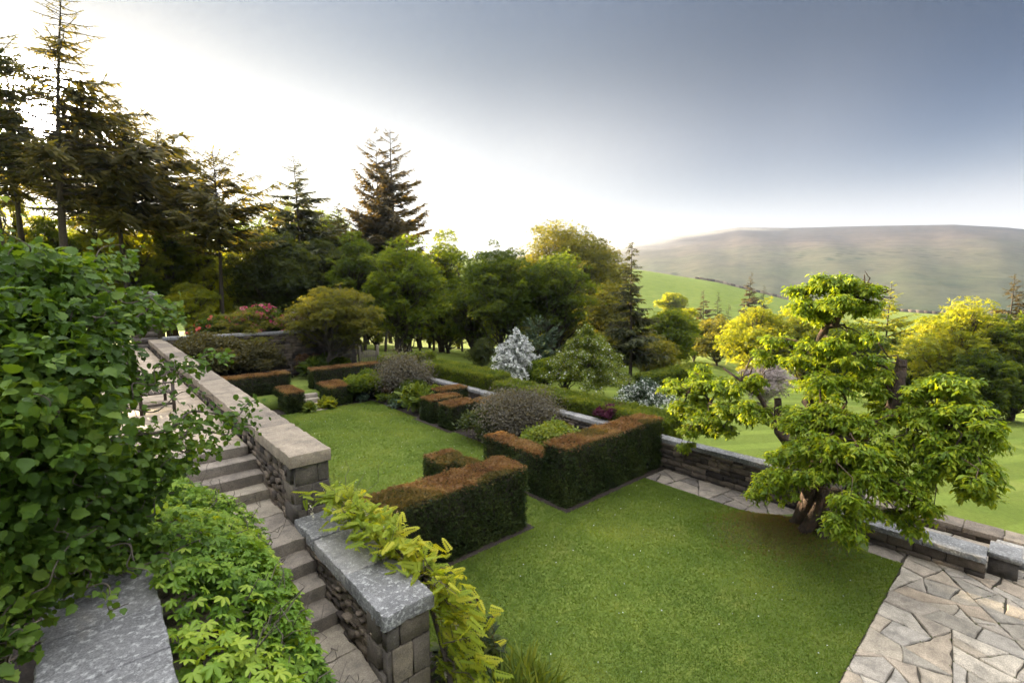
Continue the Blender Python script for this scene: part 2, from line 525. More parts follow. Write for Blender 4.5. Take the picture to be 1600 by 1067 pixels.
def moor_col(N, L, p):
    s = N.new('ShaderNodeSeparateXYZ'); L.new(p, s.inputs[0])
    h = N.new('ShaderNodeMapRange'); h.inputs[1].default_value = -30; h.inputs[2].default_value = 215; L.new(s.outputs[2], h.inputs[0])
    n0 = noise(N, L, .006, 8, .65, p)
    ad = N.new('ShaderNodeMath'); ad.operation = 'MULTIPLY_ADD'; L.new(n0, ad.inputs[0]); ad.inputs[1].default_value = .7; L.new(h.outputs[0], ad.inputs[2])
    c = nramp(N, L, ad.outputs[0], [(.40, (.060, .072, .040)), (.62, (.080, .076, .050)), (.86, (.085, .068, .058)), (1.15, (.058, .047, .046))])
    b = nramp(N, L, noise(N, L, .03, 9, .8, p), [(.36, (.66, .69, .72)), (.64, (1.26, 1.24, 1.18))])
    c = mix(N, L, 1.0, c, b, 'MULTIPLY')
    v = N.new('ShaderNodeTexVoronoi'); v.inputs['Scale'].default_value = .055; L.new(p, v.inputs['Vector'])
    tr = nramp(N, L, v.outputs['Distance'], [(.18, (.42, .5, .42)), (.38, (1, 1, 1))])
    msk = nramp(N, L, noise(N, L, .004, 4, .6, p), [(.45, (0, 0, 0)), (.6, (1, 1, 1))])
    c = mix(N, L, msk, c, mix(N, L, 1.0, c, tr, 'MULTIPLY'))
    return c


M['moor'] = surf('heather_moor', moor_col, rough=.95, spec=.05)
M['bark'] = surf('dark_bark', lambda N, L, p: nramp(N, L, noise(N, L, 14, 6, .7, p), [(.3, (.03, .024, .019)), (.7, (.085, .066, .05))]), bump=.8, bump_scale=30)
M['bark_grey'] = surf('grey_bark', lambda N, L, p: nramp(N, L, noise(N, L, 16, 6, .7, p), [(.3, (.06, .05, .042)), (.7, (.15, .125, .10))]), bump=.8, bump_scale=40)
M['bark_red'] = surf('peeling_cherry_bark', lambda N, L, p: nramp(N, L, noise(N, L, 7, 6, .7, p), [(.3, (.028, .021, .018)), (.5, (.07, .05, .038)), (.64, (.12, .066, .042)), (.78, (.17, .13, .10))]), bump=.9, bump_scale=22, bump_dist=.04)
M['wood'] = surf('weathered_wood', lambda N, L, p: nramp(N, L, noise(N, L, 25, 4, .6, p), [(.3, (.05, .04, .034)), (.7, (.10, .082, .068))]), bump=.3)
M['wood_grey'] = surf('grey_gate_wood', lambda N, L, p: nramp(N, L, noise(N, L, 18, 4, .6, p), [(.3, (.10, .085, .07)), (.7, (.19, .16, .13))]), bump=.3)

M['hazel'] = leaf_mat('hazel_leaf', [(.035, .075, .010), (.070, .135, .018), (.13, .20, .030)], .38, rough=.5, spec=.2)
M['creeper'] = leaf_mat('creeper_leaf', [(.065, .14, .016), (.15, .26, .03), (.30, .39, .05)], .40, rough=.45, spec=.25)
M['wisteria'] = leaf_mat('wisteria_leaf', [(.17, .25, .025), (.27, .33, .03), (.42, .42, .045)], .5)
M['cherry'] = leaf_mat('cherry_leaf', [(.075, .14, .012), (.165, .25, .018), (.31, .37, .032)], .5, rough=.45)
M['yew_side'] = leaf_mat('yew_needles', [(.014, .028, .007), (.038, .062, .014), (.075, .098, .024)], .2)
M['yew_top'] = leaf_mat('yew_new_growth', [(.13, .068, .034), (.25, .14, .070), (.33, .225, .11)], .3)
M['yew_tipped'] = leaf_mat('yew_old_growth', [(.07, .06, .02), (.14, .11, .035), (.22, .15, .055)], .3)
M['box'] = leaf_mat('box_leaf', [(.065, .105, .018), (.13, .18, .028), (.23, .26, .045)], .4)
M['mid'] = leaf_mat('fresh_green_leaf', [(.040, .070, .012), (.10, .15, .020), (.21, .25, .035)], .6)
M['deep'] = leaf_mat('deep_green_leaf', [(.026, .050, .012), (.07, .11, .020), (.15, .19, .032)], .6)
M['dark'] = leaf_mat('dark_evergreen_leaf', [(.020, .034, .013), (.055, .076, .022), (.11, .13, .036)], .46)
M['lime'] = leaf_mat('lime_green_leaf', [(.13, .18, .02), (.22, .26, .03), (.33, .34, .045)], .55)
M['gold'] = leaf_mat('olive_gold_leaf', [(.070, .085, .020), (.13, .14, .030), (.23, .215, .045)], .5)
M['needle'] = leaf_mat('larch_needles', [(.050, .054, .020), (.095, .092, .032), (.16, .14, .05)], .46)
M['spruce'] = leaf_mat('spruce_needles', [(.026, .036, .016), (.062, .074, .030), (.115, .115, .045)], .35)
M['spruce_brown'] = leaf_mat('bronzed_spruce_needles', [(.055, .046, .022), (.10, .080, .036), (.155, .118, .052)], .32)
M['bronze'] = leaf_mat('bronze_green_leaf', [(.040, .042, .018), (.080, .076, .032), (.13, .115, .048)], .4)
M['blue'] = leaf_mat('grey_green_needles', [(.032, .058, .035), (.055, .09, .055), (.085, .125, .075)], .25)
M['purple'] = leaf_mat('purple_leaf', [(.04, .010, .018), (.09, .018, .04), (.16, .05, .09)], .35, (1.3, .9, .9))
M['greyleaf'] = leaf_mat('grey_brown_leaf', [(.06, .055, .042), (.11, .10, .078), (.17, .155, .12)], .3)
M['rust'] = leaf_mat('rust_leaf', [(.07, .04, .026), (.12, .07, .042), (.17, .11, .06)], .3)
M['grassleaf'] = leaf_mat('grass_blade', [(.070, .122, .018), (.118, .182, .028), (.20, .24, .048)], .4, rough=.6, spec=.15)
M['drygrass'] = leaf_mat('dry_grass_blade', [(.14, .09, .04), (.19, .13, .055), (.14, .15, .045)], .35)
M['white'] = leaf_mat('white_petal', [(.55, .55, .55), (.72, .72, .72), (.82, .82, .80)], .35, (1, 1, 1))
M['cream'] = leaf_mat('cream_petal', [(.48, .44, .34), (.62, .58, .46), (.72, .68, .55)], .35, (1, 1, .9))
M['pink'] = leaf_mat('pink_petal', [(.32, .03, .08), (.42, .06, .13), (.50, .16, .22)], .4, (1.1, .8, .8))
M['red'] = leaf_mat('red_petal', [(.33, .04, .03), (.44, .07, .05), (.52, .13, .09)], .4, (1.1, .8, .8))
M['blush'] = leaf_mat('blush_blossom', [(.30, .26, .25), (.40, .35, .34), (.5, .45, .44)], .35, (1, .95, .9))

# ================================================================== THE SETTING
def near_z(x, y):
    x = np.asarray(x, float); y = np.asarray(y, float)
    z = np.full(np.broadcast(x, y).shape, -0.30)
    out = -0.30 - 0.105 * np.clip(x - 13.0, 0, 34) - 0.16 * np.clip(x - 47.0, 0, None)
    z = np.where(x > 12.6, out, z)
    back = np.clip((y - 26.0) / 5.0, 0, 1)
    rise = 0.55 - 0.035 * np.clip(y - 28, 0, None) - 0.095 * np.clip(x - 14, 0, None)
    rise = np.maximum(rise, out - .3)
    z = z * (1 - back) + np.where(x < 13, rise, np.maximum(rise, out)) * back
    z = np.where((x < -1.0) & (y > 24), z * .5 + 1.0, z)
    return z


AZ_PX = [-3000, 300, 700, 900, 1010, 1120, 1240, 1320, 1450, 1600, 2600]
FIELD_Y = [400, 400, 406, 412, 424, 441, 470, 480, 489, 499, 520]
MOOR_PX = [-3000, 0, 500, 800, 950, 1050, 1150, 1230, 1350, 1480, 1560, 1600, 1750, 2600]
MOOR_Y = [425, 420, 415, 402, 385, 370, 357, 358, 355, 353, 357, 361, 372, 400]


def az_to_px(az):                                   # bearing from +Y -> photo column at the horizon
    rel = np.clip(az - YAW, -1.25, 1.25)
    return 800 + np.tan(rel) * FPX / math.cos(PITCH)


def px_height(px, py, r):                           # height seen at that place at distance r
    vx = (px - 800); vz = (455 - py)
    return EYE + vz / np.sqrt(vx ** 2 + FPX ** 2) * r


def far_z(az, r):
    px = az_to_px(az)
    fy = np.interp(px, AZ_PX, FIELD_Y)
    zr = px_height(px, fy, 300.0)
    n90 = near_z(88 * np.sin(az), 88 * np.cos(az))
    n90 = np.clip(n90, -9, -1)
    dip = np.minimum(n90 - 5, zr - 10)
    return np.where(r < 150, n90 + (dip - n90) * np.clip((r - 88) / 62, 0, 1),
                    np.where(r < 300, dip + (zr - dip) * np.sin(np.clip((r - 150) / 150, 0, 1) * math.pi / 2) ** 1.0,
                             zr - (r - 300) * .30))


def polar_sheet(name, mat, rs, azs, zf):
    A, R = np.meshgrid(azs, rs)
    X = R * np.sin(A); Y = R * np.cos(A)
    Z = zf(A, R, X, Y)
    V = np.stack([X, Y, Z], -1).reshape(-1, 3)
    nr, na = A.shape
    i = np.arange(nr - 1)[:, None] * na; j = np.arange(na - 1)[None]
    q = np.stack([i + j, i + j + 1, i + na + j + 1, i + na + j], -1).reshape(-1, 4)[:, ::-1]
    mb = MB(); mb.add(V, [q])
    return mb.build(name, mat, smooth=True)


def ground_z(A, R, X, Y):
    n = near_z(X, Y); f = far_z(A, R)
    w = np.clip((R - 60) / 28, 0, 1)
    return n * (1 - w) + f * w


azs = np.linspace(-math.pi, math.pi, 361)
o = polar_sheet('ground', M['outer'], np.concatenate([[0.0], np.linspace(2, 60, 88), np.linspace(62, 420, 90)]), azs, ground_z)
structure(o)


def moor_z(A, R, X, Y):
    px = az_to_px(A)
    zr = px_height(px, np.interp(px, MOOR_PX, MOOR_Y), 1500.0)
    t = np.clip((R - 400) / 1100, 0, 1)
    base = -45.0
    rip = (np.sin(A * 61 + R * .004) + np.sin(A * 23 + 1.3 + R * .009) * 1.5) * 1.3 * np.sin(t * math.pi)
    z = base + (zr - base) * (t ** .8) + rip
    return np.where(R > 1500, zr - (R - 1500) * .12, z)


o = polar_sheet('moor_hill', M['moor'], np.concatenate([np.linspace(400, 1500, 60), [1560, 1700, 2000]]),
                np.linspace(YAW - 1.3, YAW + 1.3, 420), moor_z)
structure(o)


def sheet(name, mat, x0, x1, y0, y1, z, n=1):
    mb = MB()
    mb.add([(x0, y0, z), (x1, y0, z), (x1, y1, z), (x0, y1, z)], [[[0, 1, 2, 3]]])
    return structure(mb.build(name, mat))


def box_sheet(name, mat, rects, z0, z1):
    mb = MB()
    for (x0, x1, y0, y1) in rects:
        mb.box(x0, x1, y0, y1, z0, z1)
    return structure(mb.build(name, mat))


# lawns: one L shaped turf and the raised upper lawn beyond the far hedges
box_sheet('lawn', M['lawn'], [(2.55, 10.86, 1.42, 7.0), (2.55, 9.42, 7.0, 20.3)], -.28, 0.0)
box_sheet('upper_lawn', M['lawn'], [(2.55, 11.2, 21.55, 26.6)], -.28, 0.5)
# flower beds and the bare soil the hedges stand in
box_sheet('garden_bed', M['soil'], [(9.42, 11.6, 7.78, 20.3), (2.55, 6.5, 20.3, 21.5), (7.35, 11.6, 20.3, 21.5)], -.28, -.012)
box_sheet('hedge_soil', M['soil'], [(2.9, 6.76, 6.88, 7.98), (5.28, 6.25, 7.98, 9.25), (7.74, 12.1, 6.86, 7.74),
                                     (7.74, 8.65, 7.74, 10.15), (9.2, 9.42, 13.7, 16.3)], -.2, .006)
box_sheet('border_soil', M['soil'], [(2.53, 3.25, 1.5, 5.7)], -.2, .008)


# ------------------------------------------------------------------ crazy paving
EDGE = []


def split_poly(P, r, area):
    def ar(Q):
        x, y = Q[:, 0], Q[:, 1]
        return .5 * abs(np.dot(x, np.roll(y, -1)) - np.dot(y, np.roll(x, -1)))
    out = []; st = [P]
    while st:
        Q = st.pop()
        if ar(Q) < area * r.uniform(.6, 2.4):
            out.append(Q); continue
        c = Q.mean(0) + r.normal(size=2) * .12
        e = Q - Q.mean(0)
        u, s, vt = np.linalg.svd(e)
        ax = vt[0]
        ang = math.atan2(ax[1], ax[0]) + math.pi / 2 + r.normal() * .42
        n = np.array([-math.sin(ang), math.cos(ang)])
        d = (Q - c) @ n
        A = []; B = []
        for i in range(len(Q)):
            j = (i + 1) % len(Q)
            (A if d[i] >= 0 else B).append(Q[i])
            if d[i] * d[j] < 0:
                t = d[i] / (d[i] - d[j]); p = Q[i] + t * (Q[j] - Q[i])
                A.append(p); B.append(p)
        if len(A) < 3 or len(B) < 3:
            out.append(Q); continue
        st += [np.array(A), np.array(B)]
    return out


def flags(mb, rect, r, area, z, gap=.016):
    x0, x1, y0, y1 = rect
    for Q in split_poly(np.array([(x0, y0), (x1, y0), (x1, y1), (x0, y1)], float), r, area):
        c = Q.mean(0); n = len(Q)
        # densify and jitter so the broken edges are not straight
        pts = []
        for i in range(n):
            a, b = Q[i], Q[(i + 1) % n]
            L = np.linalg.norm(b - a); k = max(1, int(L / .16))
            for t in range(k):
                p = a + (b - a) * t / k
                pts.append(p + (r.normal(size=2) * .011 if t else 0))
        pts = np.array(pts)
        dd = pts - c; ln = np.linalg.norm(dd, axis=1)[:, None]
        g1 = gap * r.uniform(.5, 1.6)
        A = c + dd * (1 - g1 / ln); B = c + dd * (1 - (g1 + .014) / ln)
        EDGE.append(np.c_[B, np.full(len(B), z - .012)])
        h = z + r.uniform(-.008, .008); tl = r.normal(size=2) * .006
        k = len(pts)
        V = np.concatenate([np.c_[A, np.full(k, z - .05)], np.c_[A, h - .012 + (A - c) @ tl], np.c_[B, h + (B - c) @ tl]])
        i = np.arange(k); j = (i + 1) % k
        F = np.concatenate([np.stack([i, j, j + k, i + k], -1), np.stack([i + k, j + k, j + 2 * k, i + 2 * k], -1)])
        t = r.random()
        mb.add(V, [F], t)
        m = len(mb.F)
        mb.add(V[2 * k:], [np.arange(k)[None]], t)


r = np.random.default_rng(5)
mb = MB()
flags(mb, (3.0, 13.05, -6.0, 1.40), r, .145, .0, .008)
o = structure(mb.build('patio_paving', M['flag']))
mb = MB()
flags(mb, (10.89, 11.86, 1.42, 6.85), r, .22, .0, .012)
structure(mb.build('garden_path', M['flag_dark']))
box_sheet('paving_bed', M['mortar'], [(3.0, 13.05, -6.0, 1.41), (10.87, 11.9, 1.41, 6.86)], -.28, -.022)
# stone path to the far steps
mb = MB(); flags(mb, (6.55, 7.3, 20.1, 20.75), r, .2, .012); structure(mb.build('step_path', M['flag_dark']))

# ------------------------------------------------------------------ terrace
mb = MB()
y = 9.0
while y < 30:
    dy = r.uniform(.55, .95); x = -7.0 + r.uniform(-.4, 0)
    while x < 1.86:
        dx = r.uniform(.6, 1.25); x1 = min(x + dx, 1.87)
        if x1 - x > .1:
            h = r.uniform(-.004, .004)
            mb.slab(x + .006, x1 - .006, y + .006, y + dy - .006, 2.20, 2.35 + h, .008, r.random())
        x += dx
    y += dy
structure(mb.build('terrace_paving', M['terrace']))
box_sheet('terrace_base', M['mortar'], [(-7.5, 1.88, 9.06, 30.5)], -.3, 2.318)


# ------------------------------------------------------------------ stone walls
def masonry(mb, o, u, v, n, U, Vh, course, length, relief, r, ch=.011, gap=.012, fit=True):
    z = 0.0
    while z < Vh - .01:
        h = min(r.uniform(*course), Vh - z)
        if Vh - z - h < course[0] * .6:
            h = Vh - z
        s = -r.uniform(0, length[0])
        while s < U:
            l = r.uniform(*length)
            a = max(0, s); b = min(U, s + l)
            if U - b < length[0] * .5:
                b = U; l = U
            if b - a > .03:
                mb.stone(o + u * (a + gap / 2) + v * (z + gap / 2), u, v, n, b - a - gap, h - gap, r.uniform(*relief), ch, r, np.clip(r.beta(1.6, 1.8), 0, 1))
            s += l
        z += h


E3 = np.eye(3)
UX, UY, UZ = E3


def coping(mb, x0, x1, y0, y1, z0, z1, r, ln=(1.2, 2.0), axis='y', j=.006):
    s, e = (y0, y1) if axis == 'y' else (x0, x1)
    while s < e - .02:
        l = r.uniform(*ln); t = min(s + l, e)
        if e - t < .5:
            t = e
        h = r.uniform(-.004, .004)
        if axis == 'y':
            mb.rslab(x0 + r.uniform(-.006, .006), x1 + r.uniform(-.006, .006), s + j / 2, t - j / 2, z0, z1 + h, r, tint=r.random())
        else:
            mb.rslab(s + j / 2, t - j / 2, y0 + r.uniform(-.006, .006), y1 + r.uniform(-.006, .006), z0, z1 + h, r, tint=r.random())
        s = t


# parapet between terrace and lawn, and its lower length beside the stair
rt = empty('terrace_parapet_wall', (2.2, 6.77, 0))
tag(rt, 'long rubble parapet wall with broad pale coping between terrace and enclosed lawn', 'wall')
mb = MB(); r = np.random.default_rng(11)
mb.box(1.99, 2.38, 6.85, 28.0, -.3, 2.56, .1)
masonry(mb, np.array([1.97, 28.0, .9]), -UY, UZ, -UX, 21.0, 1.66, (.05, .12), (.10, .32), (.01, .075), r)
masonry(mb, np.array([2.40, 6.9, -.2]), UY, UZ, UX, 21.0, 2.76, (.08, .18), (.2, .5), (.02, .05), r)
mb.build('rubble_face', M['rubble'], rt)
mb = MB()
mb.box(1.97, 2.40, 6.83, 7.02, -.3, 2.56, .2)
masonry(mb, np.array([1.95, 6.85, .0]), UX, UZ, -UY, .50, 2.56, (.22, .36), (.24, .34), (.045, .06), r, .012, .010)
for zz in np.arange(.9, 2.5, .28):
    mb.stone(np.array([1.98, 6.86 + .30, zz]), -UY, UZ, -UX, .36 if int(zz * 9) % 2 else .30, .265, .06, .012, r, r.random())
mb.build('quoin_blocks', M['ashlar'], rt)
mb = MB()
coping(mb, 1.895, 2.475, 6.76, 28.0, 2.56, 2.73, r, (1.4, 2.4))
mb.build('coping', M['coping'], rt)

rt = empty('stair_parapet_wall', (2.2, 4.1, 0))
tag(rt, 'lower parapet wall beside the stair with blue grey lichened coping slabs', 'wall')
mb = MB()
mb.box(2.02, 2.43, 4.2, 6.80, -.6, 1.66, .1)
masonry(mb, np.array([2.0, 6.80, -.5]), -UY, UZ, -UX, 2.45, 2.16, (.045, .10), (.08, .26), (.01, .085), r)
masonry(mb, np.array([2.45, 4.3, -.3]), UY, UZ, UX, 2.5, 1.95, (.08, .18), (.2, .5), (.02, .05), r)
mb.build('rubble_face', M['rubble'], rt)
mb = MB()
mb.box(2.0, 2.45, 4.15, 4.36, -.6, 1.66, .2)
masonry(mb, np.array([1.97, 4.16, -.44]), UX, UZ, -UY, .51, 2.10, (.26, .42), (.22, .34), (.045, .06), r, .012, .012)
for zz in np.arange(-.3, 1.6, .29):
    mb.stone(np.array([1.99, 4.14 + .34, zz]), -UY, UZ, -UX, .34 if int(zz * 9) % 2 else .24, .275, .06, .012, r, r.random())
mb.build('quoin_blocks', M['ashlar'], rt)
mb = MB()
for (a, b2) in ((4.08, 5.02), (5.025, 6.05), (6.055, 6.80)):
    mb.rslab(1.93, 2.52, a, b2 - .004, 1.66, 1.815, r, .007, .004, r.random(), step=.05)
mb.build('coping', M['coping_grey'], rt)

# wall at the left of the stair, right under the camera
rt = empty('stair_side_wall', (-.1, 3.0, 0))
tag(rt, 'near stone wall left of the stair with weathered grey slab coping', 'wall')
mb = MB()
mb.box(-.33, .17, 1.6, 8.7, -.6, 2.58, .1)
masonry(mb, np.array([-.35, 8.7, .8]), -UY, UZ, -UX, 7.0, 1.78, (.08, .16), (.2, .5), (.02, .06), r)
masonry(mb, np.array([.19, 1.6, .8]), UY, UZ, UX, 7.0, 1.78, (.08, .16), (.2, .5), (.02, .06), r)
mb.build('rubble_face', M['rubble'], rt)
mb = MB()
s = 1.5
for t in (2.4, 3.62, 4.20, 5.5, 6.9, 8.75):
    mb.rslab(-.41, .235, s + .003, t - .003, 2.58, 2.70 + r.uniform(-.003, .003), r, .006, .003, r.random() * .6, step=.04); s = t
mb.build('coping', M['coping_grey'], rt)
box_sheet('planting_soil', M['soil'], [(-6.0, -.36, 1.0, 9.0)], -.3, 1.5)

# staircase
rt = empty('stone_staircase', (1.0, 9.0, 0))
tag(rt, 'worn stone staircase descending from the terrace between the two parapet walls', 'stairs')
z = 2.35; yf = 9.0
steps = [(9.0, 2.19, 8.66), (8.66, 2.03, 8.34), (8.34, 1.87, 8.02), (8.02, 1.71, 6.38), (6.38, 1.55, 6.02), (6.02, 1.39, 5.66), (5.66, 1.23, 5.30),
         (5.30, 1.07, 3.9), (3.9, .91, 3.55), (3.55, .75, 3.2), (3.2, .59, 2.85), (2.85, .43, 1.6)]
mb = MB(); mb.rslab(.2, 1.86, 8.985, 9.25, 2.2, 2.352, r, .008, .004, .5)
mb.build('tread', M['step'], rt)
for (ya, zt, yb) in steps:
    mb = MB(); s = ya
    while s > yb + .05:
        e = max(yb, s - r.uniform(.45, .7)) if ya - yb > .5 else yb
        if e - yb < .2:
            e = yb
        mb.rslab(.2, 1.96, e + .003, s + .03 if s == ya else s - .003, zt - .17, zt, r, .008, .005, r.random()); s = e
    mb.build('tread', M['step'], rt)
mb = MB(); mb.box(.2, 1.96, 1.6, 9.3, -.6, .25, .2)
mb.build('footing', M['mortar'], rt)

# retaining wall along the right of the garden
rt = empty('retaining_wall', (12.0, 3.2, 0))
tag(rt, 'low rubble retaining wall with thin grey coping along the right side of the garden', 'wall')
mb = MB(); r = np.random.default_rng(17)
mb.box(12.0, 12.28, 2.3, 21.0, -2.0, .72, .1)
masonry(mb, np.array([11.98, 21.0, -.25]), -UY, UZ, -UX, 18.7, .98, (.07, .16), (.18, .5), (.02, .06), r)
masonry(mb, np.array([12.30, 2.3, -2.0]), UY, UZ, UX, 18.7, 2.7, (.10, .2), (.25, .6), (.02, .05), r)
mb.build('rubble_face', M['rubble'], rt)
mb = MB(); coping(mb, 11.93, 12.31, 2.25, 21.0, .72, .835, r, (.8, 1.5))
mb.build('coping', M['coping_grey'], rt)

# back wall behind the upper lawn
rt = empty('back_garden_wall', (7, 27.2, .5))
tag(rt, 'tall old rubble wall behind the red and bronze shrubs at the end of the garden', 'wall')
mb = MB()
mb.box(2.4, 11.6, 27.02, 27.4, -.2, 2.75, .1)
masonry(mb, np.array([2.4, 27.0, .3]), UX, UZ, -UY, 8.9, 2.45, (.10, .2), (.2, .55), (.02, .05), r)
masonry(mb, np.array([11.62, 27.0, .3]), UY, UZ, UX, .42, 2.45, (.10, .2), (.2, .4), (.02, .05), r)
mb.build('rubble_face', M['rubble'], rt)
mb = MB(); coping(mb, 2.4, 11.7, 26.93, 27.5, 2.75, 2.88, r, (.7, 1.3), 'x')
mb.build('coping', M['coping_grey'], rt)

# gate pier at the end of the terrace
rt = empty('stone_gate_pier', (2.2, 28.6, 2.2))
tag(rt, 'square stone pier with a flat cap at the far end of the terrace', 'pier')
mb = MB(); zz = 2.2
while zz < 4.70:
    h = r.uniform(.28, .4)
    mb.slab(1.40 + r.uniform(0, .01), 2.30, 28.15, 29.05, zz, min(zz + h - .008, 4.75), .012, r.random()); zz += h
mb.build('shaft', M['ashlar'], rt)
mb = MB(); mb.slab(1.27, 2.43, 28.02, 29.18, 4.75, 4.90, .03, .5); mb.slab(1.45, 2.25, 28.2, 29.0, 4.902, 5.0, .05, .5)
mb.build('cap', M['coping_grey'], rt)

# low stone bench wall, block and slab by the patio
rt = empty('low_patio_wall', (11.6, 1.0, 0))
tag(rt, 'knee high rubble wall with pale slabs between the cherry tree and the patio edge', 'wall')
mb = MB()
mb.box(11.42, 11.86, .42, 2.55, -.2, .28, .1)
masonry(mb, np.array([11.40, 2.55, -.02]), -UY, UZ, -UX, 2.2, .30, (.10, .17), (.25, .55), (.02, .045), r)
mb.build('rubble_face', M['rubble'], rt)
mb = MB(); coping(mb, 11.33, 11.92, .36, 2.6, .28, .38, r, (.7, 1.0))
mb.build('coping', M['coping_grey'], rt)
rt = empty('stone_pedestal', (12.0, .2, 0))
tag(rt, 'square stone block with raised slab ending the low patio wall', 'block')
mb = MB(); mb.slab(11.66, 12.16, -.03, .345, -.05, .32, .015, .2); mb.build('body', M['ashlar'], rt)
mb = MB(); mb.slab(11.62, 12.2, -.06, .355, .32, .42, .012, .8); mb.build('top_slab', M['coping_grey'], rt)
mb = MB()
mb.slab(12.22, 13.04, -1.2, .30, -.02, .16, .015, .9)
o = mb.build('stone_step', M['coping_grey'])
tag(o, 'broad pale stone slab at the right edge of the patio beside the block', 'slab')
rt = empty('outer_garden_wall', (13.6, 0, 0))
tag(rt, 'dark mossy outer wall with ragged coping below the mown meadow', 'wall')
mb = MB()
mb.box(13.12, 13.5, -6, 2.6, -2.5, .10, .1)
masonry(mb, np.array([13.10, 2.6, -.3]), -UY, UZ, -UX, 8.5, .42, (.09, .16), (.2, .5), (.02, .05), r)
mb.build('rubble_face', M['rubble'], rt)
mb = MB(); coping(mb, 13.04, 13.56, -6, 2.65, .10, .20, r, (.5, .9))
mb.build('coping', M['coping'], rt)

# steps between the far clipped hedges
rt = empty('garden_steps', (6.9, 21, 0))
tag(rt, 'short flight of narrow stone steps between the two far clipped hedge blocks', 'steps')
for i in range(3):
    mb = MB(); mb.slab(6.52, 7.30, 20.75 + .28 * i, 21.6, -.1 + .0 * i, .165 * (i + 1), .012, r.random())
    mb.build('tread', M['step'], rt)


# wooden gate in the gap at the end of the back wall
rt = empty('picket_gate', (12.3, 27.2, .5))
tag(rt, 'small grey wooden picket gate beside the end of the back wall', 'gate')
for px0 in (11.78, 12.95):
    mb = MB(); mb.slab(px0, px0 + .13, 27.1, 27.23, -.2, 1.75, .02, .5); mb.build('post', M['wood_grey'], rt)
mb = MB()
for k in range(9):
    x = 11.95 + k * .112; h = 1.38 + .10 * math.sin(k / 8 * math.pi)
    mb.slab(x, x + .075, 27.14, 27.165, .35, h, .01, r.random())
mb.box(11.92, 12.94, 27.168, 27.20, .55, .64, .4); mb.box(11.92, 12.94, 27.168, 27.20, 1.05, 1.14, .4)
mb.build('pickets', M['wood_grey'], rt)


# ------------------------------------------------------------------ benches
def bench(label, x, y, z, width, face, group):
    rt = empty('garden_bench', (x, y, z))
    tag(rt, label, 'bench', group)
    c, s = math.cos(face), math.sin(face)

    def part(name, boxes):
        mb = MB()
        for b in boxes:
            mb.slab(*b, .006, .5)
        for k in range(len(mb.V)):
            v = mb.V[k]
            mb.V[k] = np.stack([v[:, 0] * c - v[:, 1] * s + x, v[:, 0] * s + v[:, 1] * c + y, v[:, 2] + z], -1)
        mb.build(name, M['wood'], rt)
    h = width / 2
    part('seat', [(-h, h, -.25 + k * .105, -.25 + k * .105 + .085, .42, .445) for k in range(5)] + [(-h, h, -.27, -.235, .34, .415)])
    part('backrest', [(-h, h, .285, .325, .86, .93), (-h, h, .285, .325, .50, .56)] +
         [(-h + .09 + k * .16, -h + .16 + k * .16, .295, .315, .56, .86) for k in range(int((width - .1) / .16))])
    for sx in (-h, h - .06):
        part('leg', [(sx, sx + .06, -.30, -.24, 0, .64)])
        part('leg', [(sx, sx + .06, .28, .34, 0, .98)])
        part('armrest', [(sx - .01, sx + .07, -.34, .30, .642, .675)])
        part('side_rail', [(sx + .012, sx + .048, -.24, .28, .16, .21)])
    return rt


bench('dark slatted wooden bench on the terrace, nearer to the stair', .95, 13.45, 2.35, 1.5, math.radians(91), 'benches on the terrace')
bench('wooden bench far along the terrace, half hidden behind hazel leaves', .55, 21.95, 2.35, 1.5, math.radians(91), 'benches on the terrace')
bench('dark bench standing against the back wall beyond the clipped hedges', 6.7, 26.2, .5, 1.9, 0.0, None)

# ================================================================== TREES
def gz(x, y):
    R = math.hypot(x, y); A = math.atan2(x, y)
    return float(ground_z(np.array(A), np.array(R), np.array(x), np.array(y)))


def limb(mb, r, a, b, r0, r1, k=6, n=6, wig=.06, sag=0.0):
    a = np.asarray(a, float); b = np.asarray(b, float)
    L = np.linalg.norm(b - a); t = np.linspace(0, 1, n)[:, None]
    P = a + (b - a) * t + r.normal(size=(n, 3)) * wig * L * (np.sin(t * math.pi)) - np.array([0, 0, sag * L]) * (t - t ** 2) * 4
    mb.tube(P, np.linspace(r0, r1, n), k, r.random(), cap=False)
    return P


def spot(px, dist):
    p = at_dist(px, 455, dist)
    return float(p[0]), float(p[1])


def zpix(px, py, dist):
    return float(at_dist(px, py, dist)[2])


def mpp(px, dist):                                  # metres per photo pixel at that bearing and distance
    d = ray(px, 455); c = math.hypot(d[0], d[1])
    return dist / c / FPX


